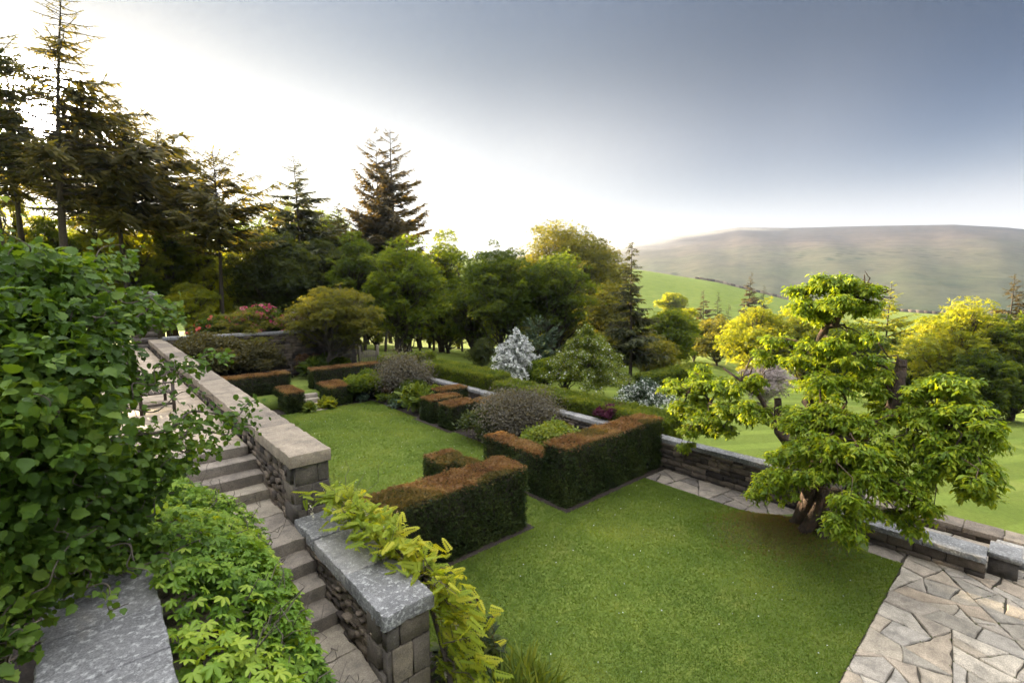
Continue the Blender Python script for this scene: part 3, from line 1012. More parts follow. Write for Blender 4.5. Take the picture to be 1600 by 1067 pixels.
def broadleaf(label, px, dist, ytop, ybot, hw, mat, size=None, seed=1, dens=1.0, name='broadleaf_tree', group='broadleaf trees around the garden',
              clumps=34, shape=1.0, bark='bark', trunks=1, flat=.72, cat='tree', tint=(.1, .9), bottom=None, tpl=DIA, lean=0.0, extra=None):
    r = np.random.default_rng(seed)
    x, y = spot(px, dist); zb = gz(x, y) if bottom is None else bottom
    zt = zpix(px, ytop, dist); zc = max(zpix(px, ybot, dist), zb + .25); R = hw * mpp(px, dist)
    size = size or max(.09, dist * .0046)
    rt = empty(name, (x, y, zb)); tag(rt, label, cat, group)
    H = zt - zc; C = np.array([x, y, zc + H * .5])
    clumps = int(clumps * 1.7)
    rc = .27 * min(R, H * .5) * (34 / clumps) ** .33 + .08 * R
    cs = []; tries = 0
    while len(cs) < clumps and tries < 4000:
        tries += 1
        u = rdir(r, 1)[0] * (r.random() ** .40)
        w = 1.0
        if u[2] > 0:
            w = (1 - u[2] ** 2 * (1 - 1 / (1 + shape)) * .6)
        p = C + u * np.array([(R - rc * .7) * w, (R - rc * .7) * w, max(.2, H * .5 - rc * .55)])
        if all(np.linalg.norm((p - q) / np.array([1, 1, .8])) > rc * .75 for q in cs):
            cs.append(p)
    cs = np.array(cs); rad = rc * r.uniform(.6, 1.35, len(cs))
    sat = cs[r.integers(0, len(cs), len(cs))] + rdir(r, len(cs)) * (rc * r.uniform(.8, 1.5, (len(cs), 1))) * np.array([1, 1, .8])
    cs = np.concatenate([cs, sat]); rad = np.concatenate([rad * .92, rc * r.uniform(.28, .6, len(sat))])
    mb = MB(); r0 = max(.05, .028 * (zt - zb))
    if extra is not None:
        cs = np.concatenate([cs, extra]); rad = np.concatenate([rad, np.full(len(extra), rc * .8)])
    bases = []
    for k in range(trunks):
        bx = x + (r.normal() * .35 if trunks > 1 else 0); by = y + (r.normal() * .35 if trunks > 1 else 0)
        top = np.array([x + r.normal() * .15 * R + lean * R, y + r.normal() * .15 * R, zc + H * .62])
        bases.append(limb(mb, r, (bx, by, zb - .3), top, r0 / trunks ** .4, r0 * .28, 8, 9, .02))
    for i, c in enumerate(cs):
        P = bases[i % trunks]
        zs = P[:, 2]; tz = np.clip(c[2] - .45 * np.linalg.norm(c[:2] - P[0][:2]) - .2 * H, zb + .35 * (zc - zb) + .1, zs[-1])
        k = int(np.argmin(abs(zs - tz)))
        limb(mb, r, P[k], c, r0 * .26, r0 * .05, 5, 6, .05, -.06)
        for q in range(2):
            limb(mb, r, P[k] * .35 + c * .65, c + rdir(r, 1)[0] * rad[i] * .8, r0 * .09, r0 * .025, 4, 4, .08)
    mb.build('trunk', M[bark], rt, True)
    mb = MB()
    area = 4 * math.pi * (rad.mean() ** 2) * .8
    if tpl is DIA:
        tpl = TUFT; size = size * 1.25
        n = int(dens * .80 * area / (size * size * .55))
    else:
        n = int(dens * area / (size * size * .34))
    n = int(min(max(n, 60), 2600))
    leaf_mass(mb, r, cs, rad, n, size, tpl, .8, .25, flat, .35, tint, vary=True)
    mb.build('crown', M[mat], rt)
    return rt


def conifer(label, px, dist, ytop, ybot, hw, mat, seed=1, dens=1.0, name='conifer_tree', group='conifers in the shelter belt', prof='cone', rise=.1,
            droop=.25, lean=(0, 0), spacing=None, tips=.0, hang=.25, sl=1.0, bark='bark', side=None, bare=.12, cat='tree', double=False, swidth=1.0, bottom=None):
    r = np.random.default_rng(seed)
    x, y = spot(px, dist); zb = gz(x, y) if bottom is None else bottom
    zt = zpix(px, ytop, dist); zc = max(zpix(px, ybot, dist), zb + .2); R = hw * mpp(px, dist)
    rt = empty(name, (x, y, zb)); tag(rt, label, cat, group)
    Ht = zt - zb; H = zt - zc; r0 = max(.04, .0135 * Ht)
    tm = MB(); fm = MB()
    tt = np.linspace(0, 1, 14)
    lx = lean[0] * mpp(px, dist); ldir = RGT

    def axis(z):
        t = max(0.0, (z - zb) / Ht)
        return np.array([x, y, z]) + ldir * lx * t ** 1.6 + ldir * .02 * Ht * math.sin(t * 5 + seed) * .35
    P = np.array([axis(zb - .3 + (zt - zb + .3) * t) for t in tt])
    tm.tube(P, r0 * (1 - tt * .93), 8, .5, cap=False)
    if double:
        P2 = P.copy(); off = RGT * (-.35 * R)
        w = np.clip((tt - .35) / .3, 0, 1)[:, None]
        P2 = P2 + off * w; P2[:, 2] -= w[:, 0] * .08 * Ht
        tm.tube(P2, r0 * .7 * (1 - tt * .9), 6, .5, cap=False)
    spacing = (spacing or max(.10, H / 95)) * .7
    nb = int(H / spacing)
    POS = []; DIR = []; NRM = []; SZ = []
    for i in range(nb):
        z = zc + (zt - zc) * ((i + r.random()) / nb)
        t = (z - zc) / H
        if prof == 'cone':
            w = (1 - t) ** .85 * (.55 + .45 * min(1, t / .12 + .3))
        elif prof == 'column':
            w = (1 - t ** 2.2) * (.6 + .4 * min(1, t / .25))
        elif prof == 'cedar':
            w = (1 - t ** 1.5) ** .8 * (.45 + .55 * math.sin(min(1, t * 2.2) * math.pi / 2)) * (.45 if r.random() < .45 else 1)
        else:
            w = math.sin(min(1, t / .45) * math.pi / 2) * (1 - t) ** .6 * 1.25
        L = R * w * r.uniform(.65, 1.15) + .12
        az = r.uniform(0, 2 * math.pi)
        o = np.array([math.cos(az), math.sin(az), 0])
        if side is not None:
            L *= 1 + side * float(o @ RGT)
            if L < .15:
                continue
        ax = axis(z)
        if double and r.random() < .45:
            ax = ax + RGT * (-.35 * R) * np.clip(((z - zb) / Ht - .35) / .3, 0, 1)
        m = max(4, int(L / .5) + 3)
        s = np.linspace(0, 1, m)
        rs = rise * r.uniform(.5, 1.5) + .5 * t * max(0, rise)
        B = ax + o * (L * s)[:, None] + np.outer(L * (rs * s - droop * s ** 2 + tips * s ** 3), UZ) + r.normal(size=(m, 3)) * .018 * L * s[:, None]
        tm.tube(B, np.linspace(r0 * (.30 * (1 - t) + .06), .006 + r0 * .03, m), 4, .4, cap=False)
        sd = np.cross(o, UZ)
        ns = max(4, int(dens * L / .085))
        u = bare + (1 - bare) * r.random(ns)
        Q = np.stack([np.interp(u, s, B[:, c]) for c in range(3)], -1)
        sg = np.where(r.random(ns) < .5, 1, -1)[:, None]
        td = unit(o * r.uniform(.35, .9, (ns, 1)) + sd * sg * r.uniform(.3, 1.0, (ns, 1)) - UZ * hang * r.uniform(.2, 1.6, (ns, 1)))
        tl = 1.15 * sl * np.clip(.30 * L * (1.15 - .75 * u), .18, 1.1) * r.uniform(.6, 1.3, ns)
        for f in (0.0, .45):
            POS.append(Q + td * (tl * f)[:, None]); DIR.append(td + r.normal(size=(ns, 3)) * .25)
            NRM.append(UZ + o * .3 + r.normal(size=(ns, 3)) * .5); SZ.append(tl * .62)
        POS.append(B[-1:]); DIR.append((B[-1] - B[-2])[None]); NRM.append(UZ[None]); SZ.append(np.array([.28 * sl]))
    POS = np.concatenate(POS); DIR = np.concatenate(DIR); NRM = np.concatenate(NRM); SZ = np.concatenate(SZ)
    # a gap in the boughs where the low sun looks through
    rel = POS - np.array([0, 0, EYE]); sd_ = np.array(sdir); off = np.linalg.norm(rel - np.outer(rel @ sd_, sd_), axis=1)
    keep = off > .75
    POS, DIR, NRM, SZ = POS[keep], DIR[keep], NRM[keep], SZ[keep]; n = len(POS)
    put(fm, SPRAY if swidth == 1 else (SPRAY[0] * np.array([swidth, 1, 1], np.float32), SPRAY[1]), POS, DIR, NRM, SZ, r.random(n))
    tm.build('trunk', M[bark], rt, True)
    fm.build('crown', M[mat], rt)
    return rt


G_SH = 'conifers in the shelter belt'
# --- shelter belt towards the sun (left of the picture)
conifer('dark dense pine at the extreme left edge, cut by the picture border', 6, 36, 12, 300, 95, 'spruce', 101, 1.25, prof='pine', rise=.25, droop=.2, tips=.25, hang=.05)
conifer('tallest larch, its tip bent to the right, in front of the low sun', 100, 36, 4, 335, 115, 'needle', 102, 1.2, prof='cedar', rise=.18, droop=.42, tips=.34, hang=.30, lean=(38, 0), side=.25)
conifer('broad ragged larch right of the tallest one, boughs sweeping right', 205, 39, 160, 366, 135, 'needle', 103, 1.3, prof='cedar', rise=.22, droop=.38, tips=.30, hang=.25, side=.35, lean=(-20, 0))
conifer('thin leaning larch with a bare lower stem behind the broad larch', 262, 42, 205, 372, 105, 'needle', 104, 1.3, prof='cedar', rise=.2, droop=.3, tips=.25, hang=.25, side=.2)
conifer('flat topped cedar with long bare tipped boughs and straight tall trunk', 346, 37, 238, 402, 108, 'needle', 105, 1.35, prof='cedar', rise=.42, droop=.35, tips=.20, hang=.2, side=.15)
conifer('small open fir with level lower boughs standing alone on the skyline', 470, 44, 245, 415, 80, 'spruce', 106, 3.2, prof='cone', rise=.25, droop=.35, tips=.2, hang=.25, spacing=.2)
conifer('tall bronzed twin topped spruce rising above the middle of the belt', 618, 46, 203, 440, 62, 'spruce_brown', 107, 3.0, prof='column', rise=.35, droop=.25, tips=.25, hang=.1, double=True)
conifer('shorter bronzed spruce leaning on the left of the twin topped one', 566, 45, 318, 450, 42, 'spruce_brown', 108, 2.2, prof='column', rise=.3, droop=.25, tips=.25, hang=.1)
conifer('dark pointed spruce between the small open fir and the bronzed spruces', 532, 47, 318, 460, 46, 'spruce', 111, 2.6, prof='column', rise=.3, droop=.3, tips=.2, hang=.15)
conifer('slim dark larch trunk between the sun and the broad larch', 45, 41, 100, 320, 95, 'needle', 109, 1.2, prof='cedar', rise=.2, droop=.3, tips=.25, hang=.3)
conifer('half hidden larch filling the belt below the broad larch', 150, 47, 185, 352, 110, 'needle', 110, 1.3, prof='cedar', rise=.2, droop=.3, tips=.25, hang=.3)

BL = 'broadleaf trees around the garden'
broadleaf('dark evergreen holm tree behind the bronze maple, left of the tall trunks', 430, 41, 350, 500, 80, 'dark', seed=201, trunks=2)
broadleaf('round dark evergreen right of the holm tree below the small open fir', 505, 42, 372, 500, 60, 'dark', seed=202)
broadleaf('dull green tree under the bronzed spruces with a domed crown', 558, 38, 365, 520, 52, 'deep', seed=203)
broadleaf('tall alder with several straight black trunks rising behind the far hedge', 632, 35, 372, 540, 66, 'mid', seed=204, trunks=4, clumps=46, flat=.8)
broadleaf('yellow edged sycamore peeping above the alder on the skyline', 690, 47, 350, 540, 60, 'mid', seed=205, clumps=36)
broadleaf('dark tall sycamore filling the gap between the level boughed fir and the bronzed spruces', 530, 49, 345, 500, 58, 'deep', seed=216)
broadleaf('tall dim oak behind the small open fir', 462, 53, 318, 500, 62, 'deep', seed=218)
broadleaf('tall shaded beech left of the bronzed spruces on the skyline', 515, 54, 322, 500, 50, 'mid', seed=219)
broadleaf('broad dull oak behind the holm tree', 400, 50, 335, 500, 70, 'deep', seed=217)
broadleaf('slender green sycamore between the alder and the round crowned maples', 738, 41, 388, 545, 48, 'deep', seed=206)
broadleaf('domed maple with dark boughs showing under its crown, left of a pair', 790, 37, 385, 528, 74, 'deep', seed=207, clumps=44, trunks=2, dens=.8)
broadleaf('domed maple with tiered dark foliage, right of the pair behind the blossom bush', 868, 37, 392, 532, 72, 'deep', seed=208, clumps=44, trunks=2, dens=.8)
broadleaf('great golden oak topping the pair of domed maples', 895, 52, 345, 560, 105, 'gold', seed=209, clumps=70, dens=.85, size=.19)
broadleaf('dim olive oak flank falling to the tall single spruce', 948, 44, 440, 590, 62, 'gold', seed=210, clumps=40)
broadleaf('green understorey tree with sunlit ground below it behind the box hedge', 700, 45, 440, 545, 55, 'mid', seed=211, dens=.7)
broadleaf('small thin tree glowing yellow between the trunks left of the alder', 585, 47, 440, 550, 40, 'lime', seed=212, dens=.5)

r = np.random.default_rng(77)
und = [(20, 44, 'young beech with backlit yellow leaves at the far left', 300, 470, 55), (90, 42, 'thin sapling with glowing leaves under the tallest larch', 330, 475, 45),
       (150, 43, 'sapling with sparse yellow leaves beside the bright gap', 330, 480, 42), (215, 41, 'bushy young birch glowing behind the stone pier', 350, 500, 45),
       (268, 43, 'slim birch with forked dark stem behind the red flowers', 340, 462, 42), (315, 43, 'leafy hawthorn left of the straight cedar trunk', 372, 466, 40),
       (385, 44, 'golden hawthorn right of the straight cedar trunk', 375, 510, 45), (235, 40, 'green elder bush rising over the back wall', 425, 520, 38),
       (300, 36, 'green shrubby elder behind the red rhododendron', 440, 515, 34)]
und += [(60, 50, 'low glowing hawthorn left of the bright gap of sky', 360, 470, 36), (120, 52, 'yellow sapling right of the bright gap of sky', 350, 470, 34), (180, 51, 'spindly yellow ash behind the stone pier', 335, 455, 36),
        (245, 50, 'glowing young maple between two larch stems', 340, 455, 38), (292, 52, 'pale yellow sapling left of the cedar trunk, far in', 345, 462, 34), (330, 48, 'bright sapling right behind the cedar trunk', 395, 505, 30),
        (365, 51, 'sunlit thorn bush right of the cedar trunk, far in', 400, 505, 34), (670, 56, 'glowing young lime tree seen right of the alder trunks', 455, 550, 30), (715, 58, 'glowing yellow thicket above the rounded yew', 450, 552, 34),
        (768, 57, 'yellow thicket seen under the left domed maple', 455, 555, 32), (820, 56, 'yellow glow of a young tree between the domed maples', 460, 558, 32), (868, 57, 'sunlit thicket seen under the right domed maple', 468, 560, 30)]
for i, (px, d, lab, yt, yb, hw) in enumerate(und):
    broadleaf(lab, px, d, yt, yb, hw, 'lime' if i % 3 != 1 or i > 8 else 'mid', seed=300 + i, dens=.6 if 6 < i < 9 else (.20 if i in (3, 4, 5, 10, 11, 12, 13) else .30), clumps=26, name='understorey_tree', group='young trees under the shelter belt')

# straight trunks of the wood behind
tr = 'bare stems standing in the sunlit wood'
for i, (px, d, lab) in enumerate([(722, 50, 'thin dark stem left of the small rounded yew'), (765, 52, 'thin stem in the sunlit gap above the rounded yew'), (655, 46, 'slender stem right of the alder trunks'),
                                  (676, 49, 'leaning stem between alder and yew'), (600, 44, 'dark stem just left of the alder trunks'), (100, 45, 'grey stem beside the white gap of sky')]):
    x, y = spot(px, d); z = gz(x, y); rr = np.random.default_rng(400 + i)
    rt = empty('woodland_tree', (x, y, z)); tag(rt, lab, 'tree', tr)
    mb = MB(); P = limb(mb, rr, (x, y, z - .3), (x + rr.normal() * .5, y, z + 9), .13, .05, 7, 9, .012)
    cs = []
    for k in range(9):
        b = P[3 + k % 6]; c = b + np.array([rr.normal() * 1.1, rr.normal() * 1.1, rr.uniform(.6, 2.2)])
        limb(mb, rr, b, c, .04, .012, 4, 5, .07); cs.append(c)
    mb.build('trunk', M['bark'], rt, True)
    mb = MB(); leaf_mass(mb, rr, np.array(cs), np.full(len(cs), .9), 90, .2, DIA, .5, .2, .6, .3)
    mb.build('crown', M['mid'], rt)

# the sunlit wood behind, tree by tree
rw = np.random.default_rng(88)
WOOD = 'trees of the sunlit wood behind'
looks = [('lime', 'glowing yellow'), ('mid', 'fresh green'), ('gold', 'olive'), ('lime', 'pale lime'), ('deep', 'dull green')]
k = 0
for px in list(range(-60, 20, 36)) + list(range(330, 690, 36)):
    d = 56 + (k % 3) * 9; m, w = looks[k % 5]
    near = 'sun and pine' if px < 90 else 'larches' if px < 290 else 'straight cedar trunk' if px < 410 else 'holm tree' if px < 540 else 'alder trunks' if px < 690 else 'rounded yew' if px < 790 else 'domed maples' if px < 920 else 'tall spruce'
    place = ['first', 'second', 'third', 'fourth', 'fifth', 'sixth'][0]
    broadleaf('%s woodland tree %s the %s' % (w, ['far behind', 'between trunks behind', 'deep in shade behind'][k % 3], near), px + rw.uniform(-12, 12), d, rw.uniform(385, 425), 540 + rw.uniform(0, 15), 46 + rw.uniform(0, 14), m,
              seed=700 + k, dens=.45, clumps=22, name='woodland_tree', group=WOOD, size=.30, tint=(.3, 1))
    k += 1

# --- behind the enclosed lawn
conifer('tall dark single spruce standing alone with the hill behind it', 987, 36, 377, 570, 50, 'spruce', 120, 3.0, prof='cone', rise=.05, droop=.22, tips=.16, hang=.45, group=None, spacing=.11, sl=1.15)
conifer('small grey green cypress right of the white blossom tree', 842, 33, 500, 600, 44, 'blue', 121, 1.6, prof='column', rise=.7, droop=.1, hang=-.3, group=None, spacing=.06)
broadleaf('rounded dark yew bush left of the white blossom tree', 752, 34, 528, 590, 28, 'dark', seed=122, clumps=22, name='yew_bush', group=None, cat='shrub', size=.09)
broadleaf('bright broadleaf tree filling the dip right of the tall spruce', 1046, 52, 480, 610, 46, 'mid', seed=213, clumps=40)
broadleaf('shaded low tree behind the tall spruce trunk', 1020, 44, 520, 610, 50, 'gold', seed=214)
broadleaf('olive thicket behind the apple tree', 905, 39, 500, 600, 62, 'gold', seed=215, clumps=34)

# --- valley trees to the right, sunlit
VT = 'trees in the valley below the green hill'
broadleaf('pale feathery birch in the valley beside the tall spruce', 1050, 135, 455, 500, 24, 'lime', seed=220, group=VT, size=.6, clumps=20, dens=.7)
for i, (px, yt, yb, hw, d, m, lab) in enumerate([(1073, 470, 505, 12, 140, 'spruce_brown', 'smallest brown conifer of the valley group, beside the pale birch'),
                                                 (1100, 453, 520, 20, 140, 'spruce_brown', 'bronze pointed conifer in the valley, left of two close together'),
                                                 (1123, 456, 515, 13, 141, 'spruce', 'slim dark conifer in the valley, right of two close together'),
                                                 (1140, 475, 515, 11, 140, 'spruce_brown', 'short brown conifer right of the slim dark one in the valley'),
                                                 (1172, 425, 505, 22, 142, 'spruce_brown', 'tallest bronze conifer against the green hill'),
                                                 (1193, 445, 505, 14, 142, 'spruce', 'dark conifer touching the tallest bronze one on its right')]):
    conifer(lab, px, d, yt, yb, hw, m, 130 + i, 1.6, prof='cone', rise=.2, droop=.25, tips=.1, hang=.15, group='conifers in the valley', sl=1.6, spacing=.35, swidth=1.5)
broadleaf('yellow green tree with light top in the valley, left of the round one', 1072, 80, 478, 590, 26, 'lime', seed=221, group=VT, clumps=26, size=.34)
broadleaf('dark rounded tree between two yellow ones in the valley', 1088, 74, 500, 600, 22, 'deep', seed=222, group=VT, clumps=24, size=.3)
broadleaf('round yellow topped tree in the valley left of the cherry', 1125, 72, 494, 600, 40, 'gold', seed=223, group=VT, clumps=36, size=.3)
broadleaf('bright yellow green sycamore immediately left of the cherry top', 1190, 60, 474, 600, 58, 'lime', seed=224, group=VT, clumps=48, size=.26)
broadleaf('bright yellow sycamore glowing behind the cherry top', 1262, 62, 464, 600, 60, 'lime', seed=225, group=VT, clumps=48, size=.26)
broadleaf('dusky green tree behind the middle of the cherry', 1330, 58, 500, 620, 60, 'deep', seed=226, group=VT, clumps=40, size=.26)
conifer('tall yellow tinted fir right of the cherry top', 1392, 62, 440, 560, 52, 'lime', 140, 1.4, prof='cone', rise=.35, droop=.25, tips=.1, hang=.1, group=None, sl=1.3, spacing=.22)
conifer('soft golden larch before the big sycamores on the right', 1428, 50, 508, 620, 46, 'lime', 141, 1.5, prof='cone', rise=.3, droop=.25, tips=.15, hang=.2, group=None, spacing=.15)
broadleaf('low dark tree under the golden larch', 1440, 48, 560, 650, 50, 'deep', seed=227, group=VT, clumps=30)
broadleaf('big sunlit sycamore with layered boughs at the right', 1508, 47, 463, 664, 76, 'lime', seed=228, clumps=70, size=.22)
broadleaf('big green sycamore cut by the right border of the picture', 1600, 47, 478, 668, 66, 'mid', seed=229, clumps=60, size=.22)
broadleaf('dark shaded tree under the big sycamores beside the meadow', 1556, 44, 545, 668, 50, 'deep', seed=230, clumps=40)
conifer('orange brown spruce on the skyline above the right hand sycamore', 1582, 90, 428, 510, 34, 'spruce_brown', 142, 1.5, prof='cone', rise=.3, droop=.3, tips=.2, hang=.15, group=None, sl=1.4, spacing=.28)
broadleaf('greyish pink blossom tree half hidden behind the left cherry boughs', 1205, 33, 566, 650, 46, 'blush', seed=231, clumps=24, name='blossom_tree', group=None, bark='bark_grey', size=.10)

# dry stone wall crossing the green hill
def hill_wall(label, pts, seed):
    r = np.random.default_rng(seed)
    P = []
    for px, d in pts:
        x, y = spot(px, d); P.append(np.array([x, y, gz(x, y)]))
    P = np.array(P); t = np.linspace(0, len(P) - 1, 60)
    Q = np.stack([np.interp(t, np.arange(len(P)), P[:, c]) for c in range(3)], -1)
    for k in range(60):
        Q[k, 2] = gz(Q[k, 0], Q[k, 1])
    mb = MB()
    for k in range(59):
        a, b = Q[k], Q[k + 1]; d = unit(b - a); n = np.array([d[1], -d[0], 0]) * .35
        h = r.uniform(1.2, 1.5); w = UZ * h
        V = [a - n - UZ, b - n - UZ, b + n - UZ, a + n - UZ, a - n * .6 + w, b - n * .6 + w, b + n * .6 + w, a + n * .6 + w]
        mb.add(V, [[[0, 1, 5, 4], [1, 2, 6, 5], [2, 3, 7, 6], [3, 0, 4, 7], [4, 5, 6, 7]]], r.random())
    tag(mb.build('field_wall', M['rubble']), label, 'wall')


hill_wall('long dark dry stone wall along the brow of the green hill', [(1085, 299), (1180, 299), (1280, 299), (1400, 299), (1600, 299)], 3)

# ================================================================== HEDGES
def hedge(label, boxes, seed, top='yew_top', sidem='yew_side', size=.034, dens=2400, group='clipped yew hedges', topdens=1.25, z0=0.0, rough=.022, tipped=0.0, name='clipped_hedge'):
    """boxes (x0,x1,y0,y1,height) clipped square; a woody core under a skin of needles"""
    r = np.random.default_rng(seed)
    core = MB()
    for (x0, x1, y0, y1, h) in boxes:
        core.box(x0 + .05, x1 - .05, y0 + .05, y1 - .05, z0 - .05, z0 + h - .05, .15)
    P = []; Nn = []; Tp = []

    def inside(p, me):
        m = np.zeros(len(p), bool)
        for k, (x0, x1, y0, y1, h) in enumerate(boxes):
            if k != me:
                m |= (p[:, 0] > x0 + .01) & (p[:, 0] < x1 - .01) & (p[:, 1] > y0 + .01) & (p[:, 1] < y1 - .01) & (p[:, 2] < z0 + h - .02)
        return m
    for k, (x0, x1, y0, y1, h) in enumerate(boxes):
        dx, dy = x1 - x0, y1 - y0
        for (n, area, f) in (((0, -1, 0), dx * h, lambda a, b: (x0 + a * dx, y0, b * h)), ((0, 1, 0), dx * h, lambda a, b: (x0 + a * dx, y1, b * h)),
                             ((-1, 0, 0), dy * h, lambda a, b: (x0, y0 + a * dy, b * h)), ((1, 0, 0), dy * h, lambda a, b: (x1, y0 + a * dy, b * h)),
                             ((0, 0, 1), dx * dy, lambda a, b: (x0 + a * dx, y0 + b * dy, h))):
            hid = n[1] > 0 or n[0] > 0
            m = int(area * dens * (topdens if n[2] else (.35 if hid else 1)))
            a, b = r.random(m), r.random(m)
            q = f(a, b); q = np.stack([np.broadcast_to(np.asarray(c, float), (m,)) for c in q], -1) + np.array([0, 0, z0])
            keep = ~inside(q, k)
            # pull corners in a little and let the skin wander
            q = q[keep]; nn = np.broadcast_to(np.array(n, float), q.shape)
            wob = (np.sin(q[:, 0] * 5.1 + q[:, 2] * 4.3 + seed) + np.sin(q[:, 1] * 6.3 - q[:, 2] * 3.1) + np.sin(q[:, 0] * 11 + q[:, 1] * 9)) * .011
            q = q + nn * (wob + r.normal(size=len(q)) * rough - .02)[:, None]
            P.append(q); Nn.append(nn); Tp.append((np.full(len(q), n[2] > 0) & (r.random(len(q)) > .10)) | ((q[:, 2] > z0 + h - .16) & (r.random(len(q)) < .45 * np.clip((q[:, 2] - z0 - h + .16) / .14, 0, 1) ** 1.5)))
    P = np.concatenate(P); Nn = np.concatenate(Nn); Tp = np.concatenate(Tp)
    mb = MB()
    n = len(P)
    d = unit(Nn * .8 + r.normal(size=(n, 3)) * .6 + np.array([0, 0, .35]))
    nr = unit(r.normal(size=(n, 3)) + Nn * .6)
    pat = .5 + .22 * np.sin(P[:, 0] * 2.3 + seed) * np.sin(P[:, 1] * 2.9 + P[:, 2] * 1.7) + .14 * np.sin(P[:, 0] * 7 + P[:, 2] * 6)
    tint = np.clip(pat + r.normal(size=n) * .24, 0, 1)
    sz = size * r.uniform(.6, 1.5, n)
    old = np.zeros(n, bool)
    if tipped:
        old = Tp & ((np.sin(P[:, 0] * 3.1 + seed * 2) + np.sin(P[:, 1] * 4 + P[:, 0])) > 2 * (1 - tipped) - .2)
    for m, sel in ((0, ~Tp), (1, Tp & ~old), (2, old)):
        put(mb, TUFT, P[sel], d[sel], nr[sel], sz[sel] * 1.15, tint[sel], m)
    bx = boxes[0]
    rt = empty(name, ((bx[0] + bx[1]) / 2, (bx[2] + bx[3]) / 2, z0)); tag(rt, label, 'hedge', group)
    core.build('branches', M['soil'], rt)
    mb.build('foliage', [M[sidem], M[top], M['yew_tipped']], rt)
    return rt


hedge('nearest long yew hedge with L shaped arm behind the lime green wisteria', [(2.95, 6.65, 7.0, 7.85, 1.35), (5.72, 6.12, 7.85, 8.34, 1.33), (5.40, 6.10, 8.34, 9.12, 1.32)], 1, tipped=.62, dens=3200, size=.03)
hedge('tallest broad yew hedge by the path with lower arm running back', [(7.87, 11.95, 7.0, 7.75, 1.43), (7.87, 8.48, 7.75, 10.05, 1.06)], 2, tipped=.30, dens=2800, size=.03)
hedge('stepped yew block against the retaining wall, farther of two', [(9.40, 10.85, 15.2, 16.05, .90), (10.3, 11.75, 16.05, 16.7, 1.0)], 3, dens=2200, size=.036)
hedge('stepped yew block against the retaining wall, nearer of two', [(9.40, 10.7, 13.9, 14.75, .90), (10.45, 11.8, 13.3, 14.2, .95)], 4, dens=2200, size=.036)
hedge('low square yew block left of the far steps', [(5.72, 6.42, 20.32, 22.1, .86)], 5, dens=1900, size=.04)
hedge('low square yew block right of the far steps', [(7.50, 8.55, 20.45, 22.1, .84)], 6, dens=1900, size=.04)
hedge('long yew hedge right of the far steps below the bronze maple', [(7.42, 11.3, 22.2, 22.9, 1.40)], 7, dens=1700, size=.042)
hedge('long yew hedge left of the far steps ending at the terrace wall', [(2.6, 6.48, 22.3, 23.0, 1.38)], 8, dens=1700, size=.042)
GB = 'green hedges outside the retaining wall'
hedge('looser green hedge along the wall, taller far length', [(12.38, 13.5, 15.3, 20.9, 1.62)], 9, 'box', 'mid', .05, 1500, GB, z0=-.2, rough=.05, name='leafy_hedge')
hedge('long green hedge along the wall with yellow lit top', [(12.38, 13.45, 7.2, 15.25, 1.40)], 10, 'box', 'mid', .05, 1700, GB, z0=-.2, rough=.045, name='leafy_hedge')
hedge('short green cross hedge at the far right corner of the garden', [(10.9, 13.9, 21.9, 22.8, 1.75)], 11, 'box', 'mid', .06, 1200, GB, z0=-.1, rough=.05, name='leafy_hedge')
hedge('distant shaded green hedge near the tall spruce trunk', [(27.5, 36, 17.2, 18.4, 1.7)], 12, 'box', 'deep', .13, 260, None, z0=-2.4, rough=.06, name='leafy_hedge')


# ================================================================== SHRUBS AND BORDER PLANTS
def shrub(label, x, y, R, H, mat, seed, z0=0.0, size=.06, clumps=16, dens=1.0, tpl=DIA, name='shrub', cat='shrub', group=None, flowers=None, fl_n=0, fl_size=.05, spread=1.0, stems=7,
          up=.5, droop=.15, flat=.8, tint=(.1, .9), bark='bark', fl_top=True, shell=.4):
    r = np.random.default_rng(seed)
    rt = empty(name, (x, y, z0)); tag(rt, label, cat, group)
    cs = []
    for k in range(clumps):
        a = r.uniform(0, 2 * math.pi); q = r.random() ** .6
        el = r.uniform(.25, 1.0)
        cs.append((x + math.cos(a) * R * q * .75, y + math.sin(a) * R * q * .75, z0 + H * (.22 + .58 * el * (1 - .45 * q ** 2))))
    cs = np.array(cs); rad = np.full(clumps, .33 * min(R, H * .8) + .08 * R) * r.uniform(.75, 1.25, clumps)
    mb = MB()
    for k in range(max(stems, 1)):
        limb(mb, r, (x + r.normal() * .06, y + r.normal() * .06, z0 - .05), cs[k % clumps], .018 + .012 * H, .006, 5, 6, .08)
    for c in cs:
        limb(mb, r, (x, y, z0 + H * .1), c, .010 + .006 * H, .004, 4, 5, .08)
    mb.build('stems', M[bark], rt)
    mb = MB(); n = int(np.clip(dens * 4 * math.pi * rad.mean() ** 2 / (size * size * .34), 30, 1800))
    if shell < .2:
        rad = rad * r.uniform(.8, 1.7, clumps)
    leaf_mass(mb, r, cs, rad, n, size, tpl, up, droop, flat, shell, tint, vary=shell < .2)
    fo = mb.build('foliage', M[mat], rt)
    if flowers:
        mb = MB(); k = r.integers(0, clumps, fl_n); u = rdir(r, fl_n)
        if fl_top:
            u[:, 2] = abs(u[:, 2])
        p = cs[k] + u * rad[k][:, None] * 1.06 * np.array([1, 1, flat])
        put(mb, BLOOM, p, unit(rdir(r, fl_n) + u * .3), u + np.array([0, 0, .2]), fl_size * r.uniform(.7, 1.3, fl_n), r.random(fl_n))
        mb.build('flowers', M[flowers], fo)['kind'] = 'stuff'
    return rt


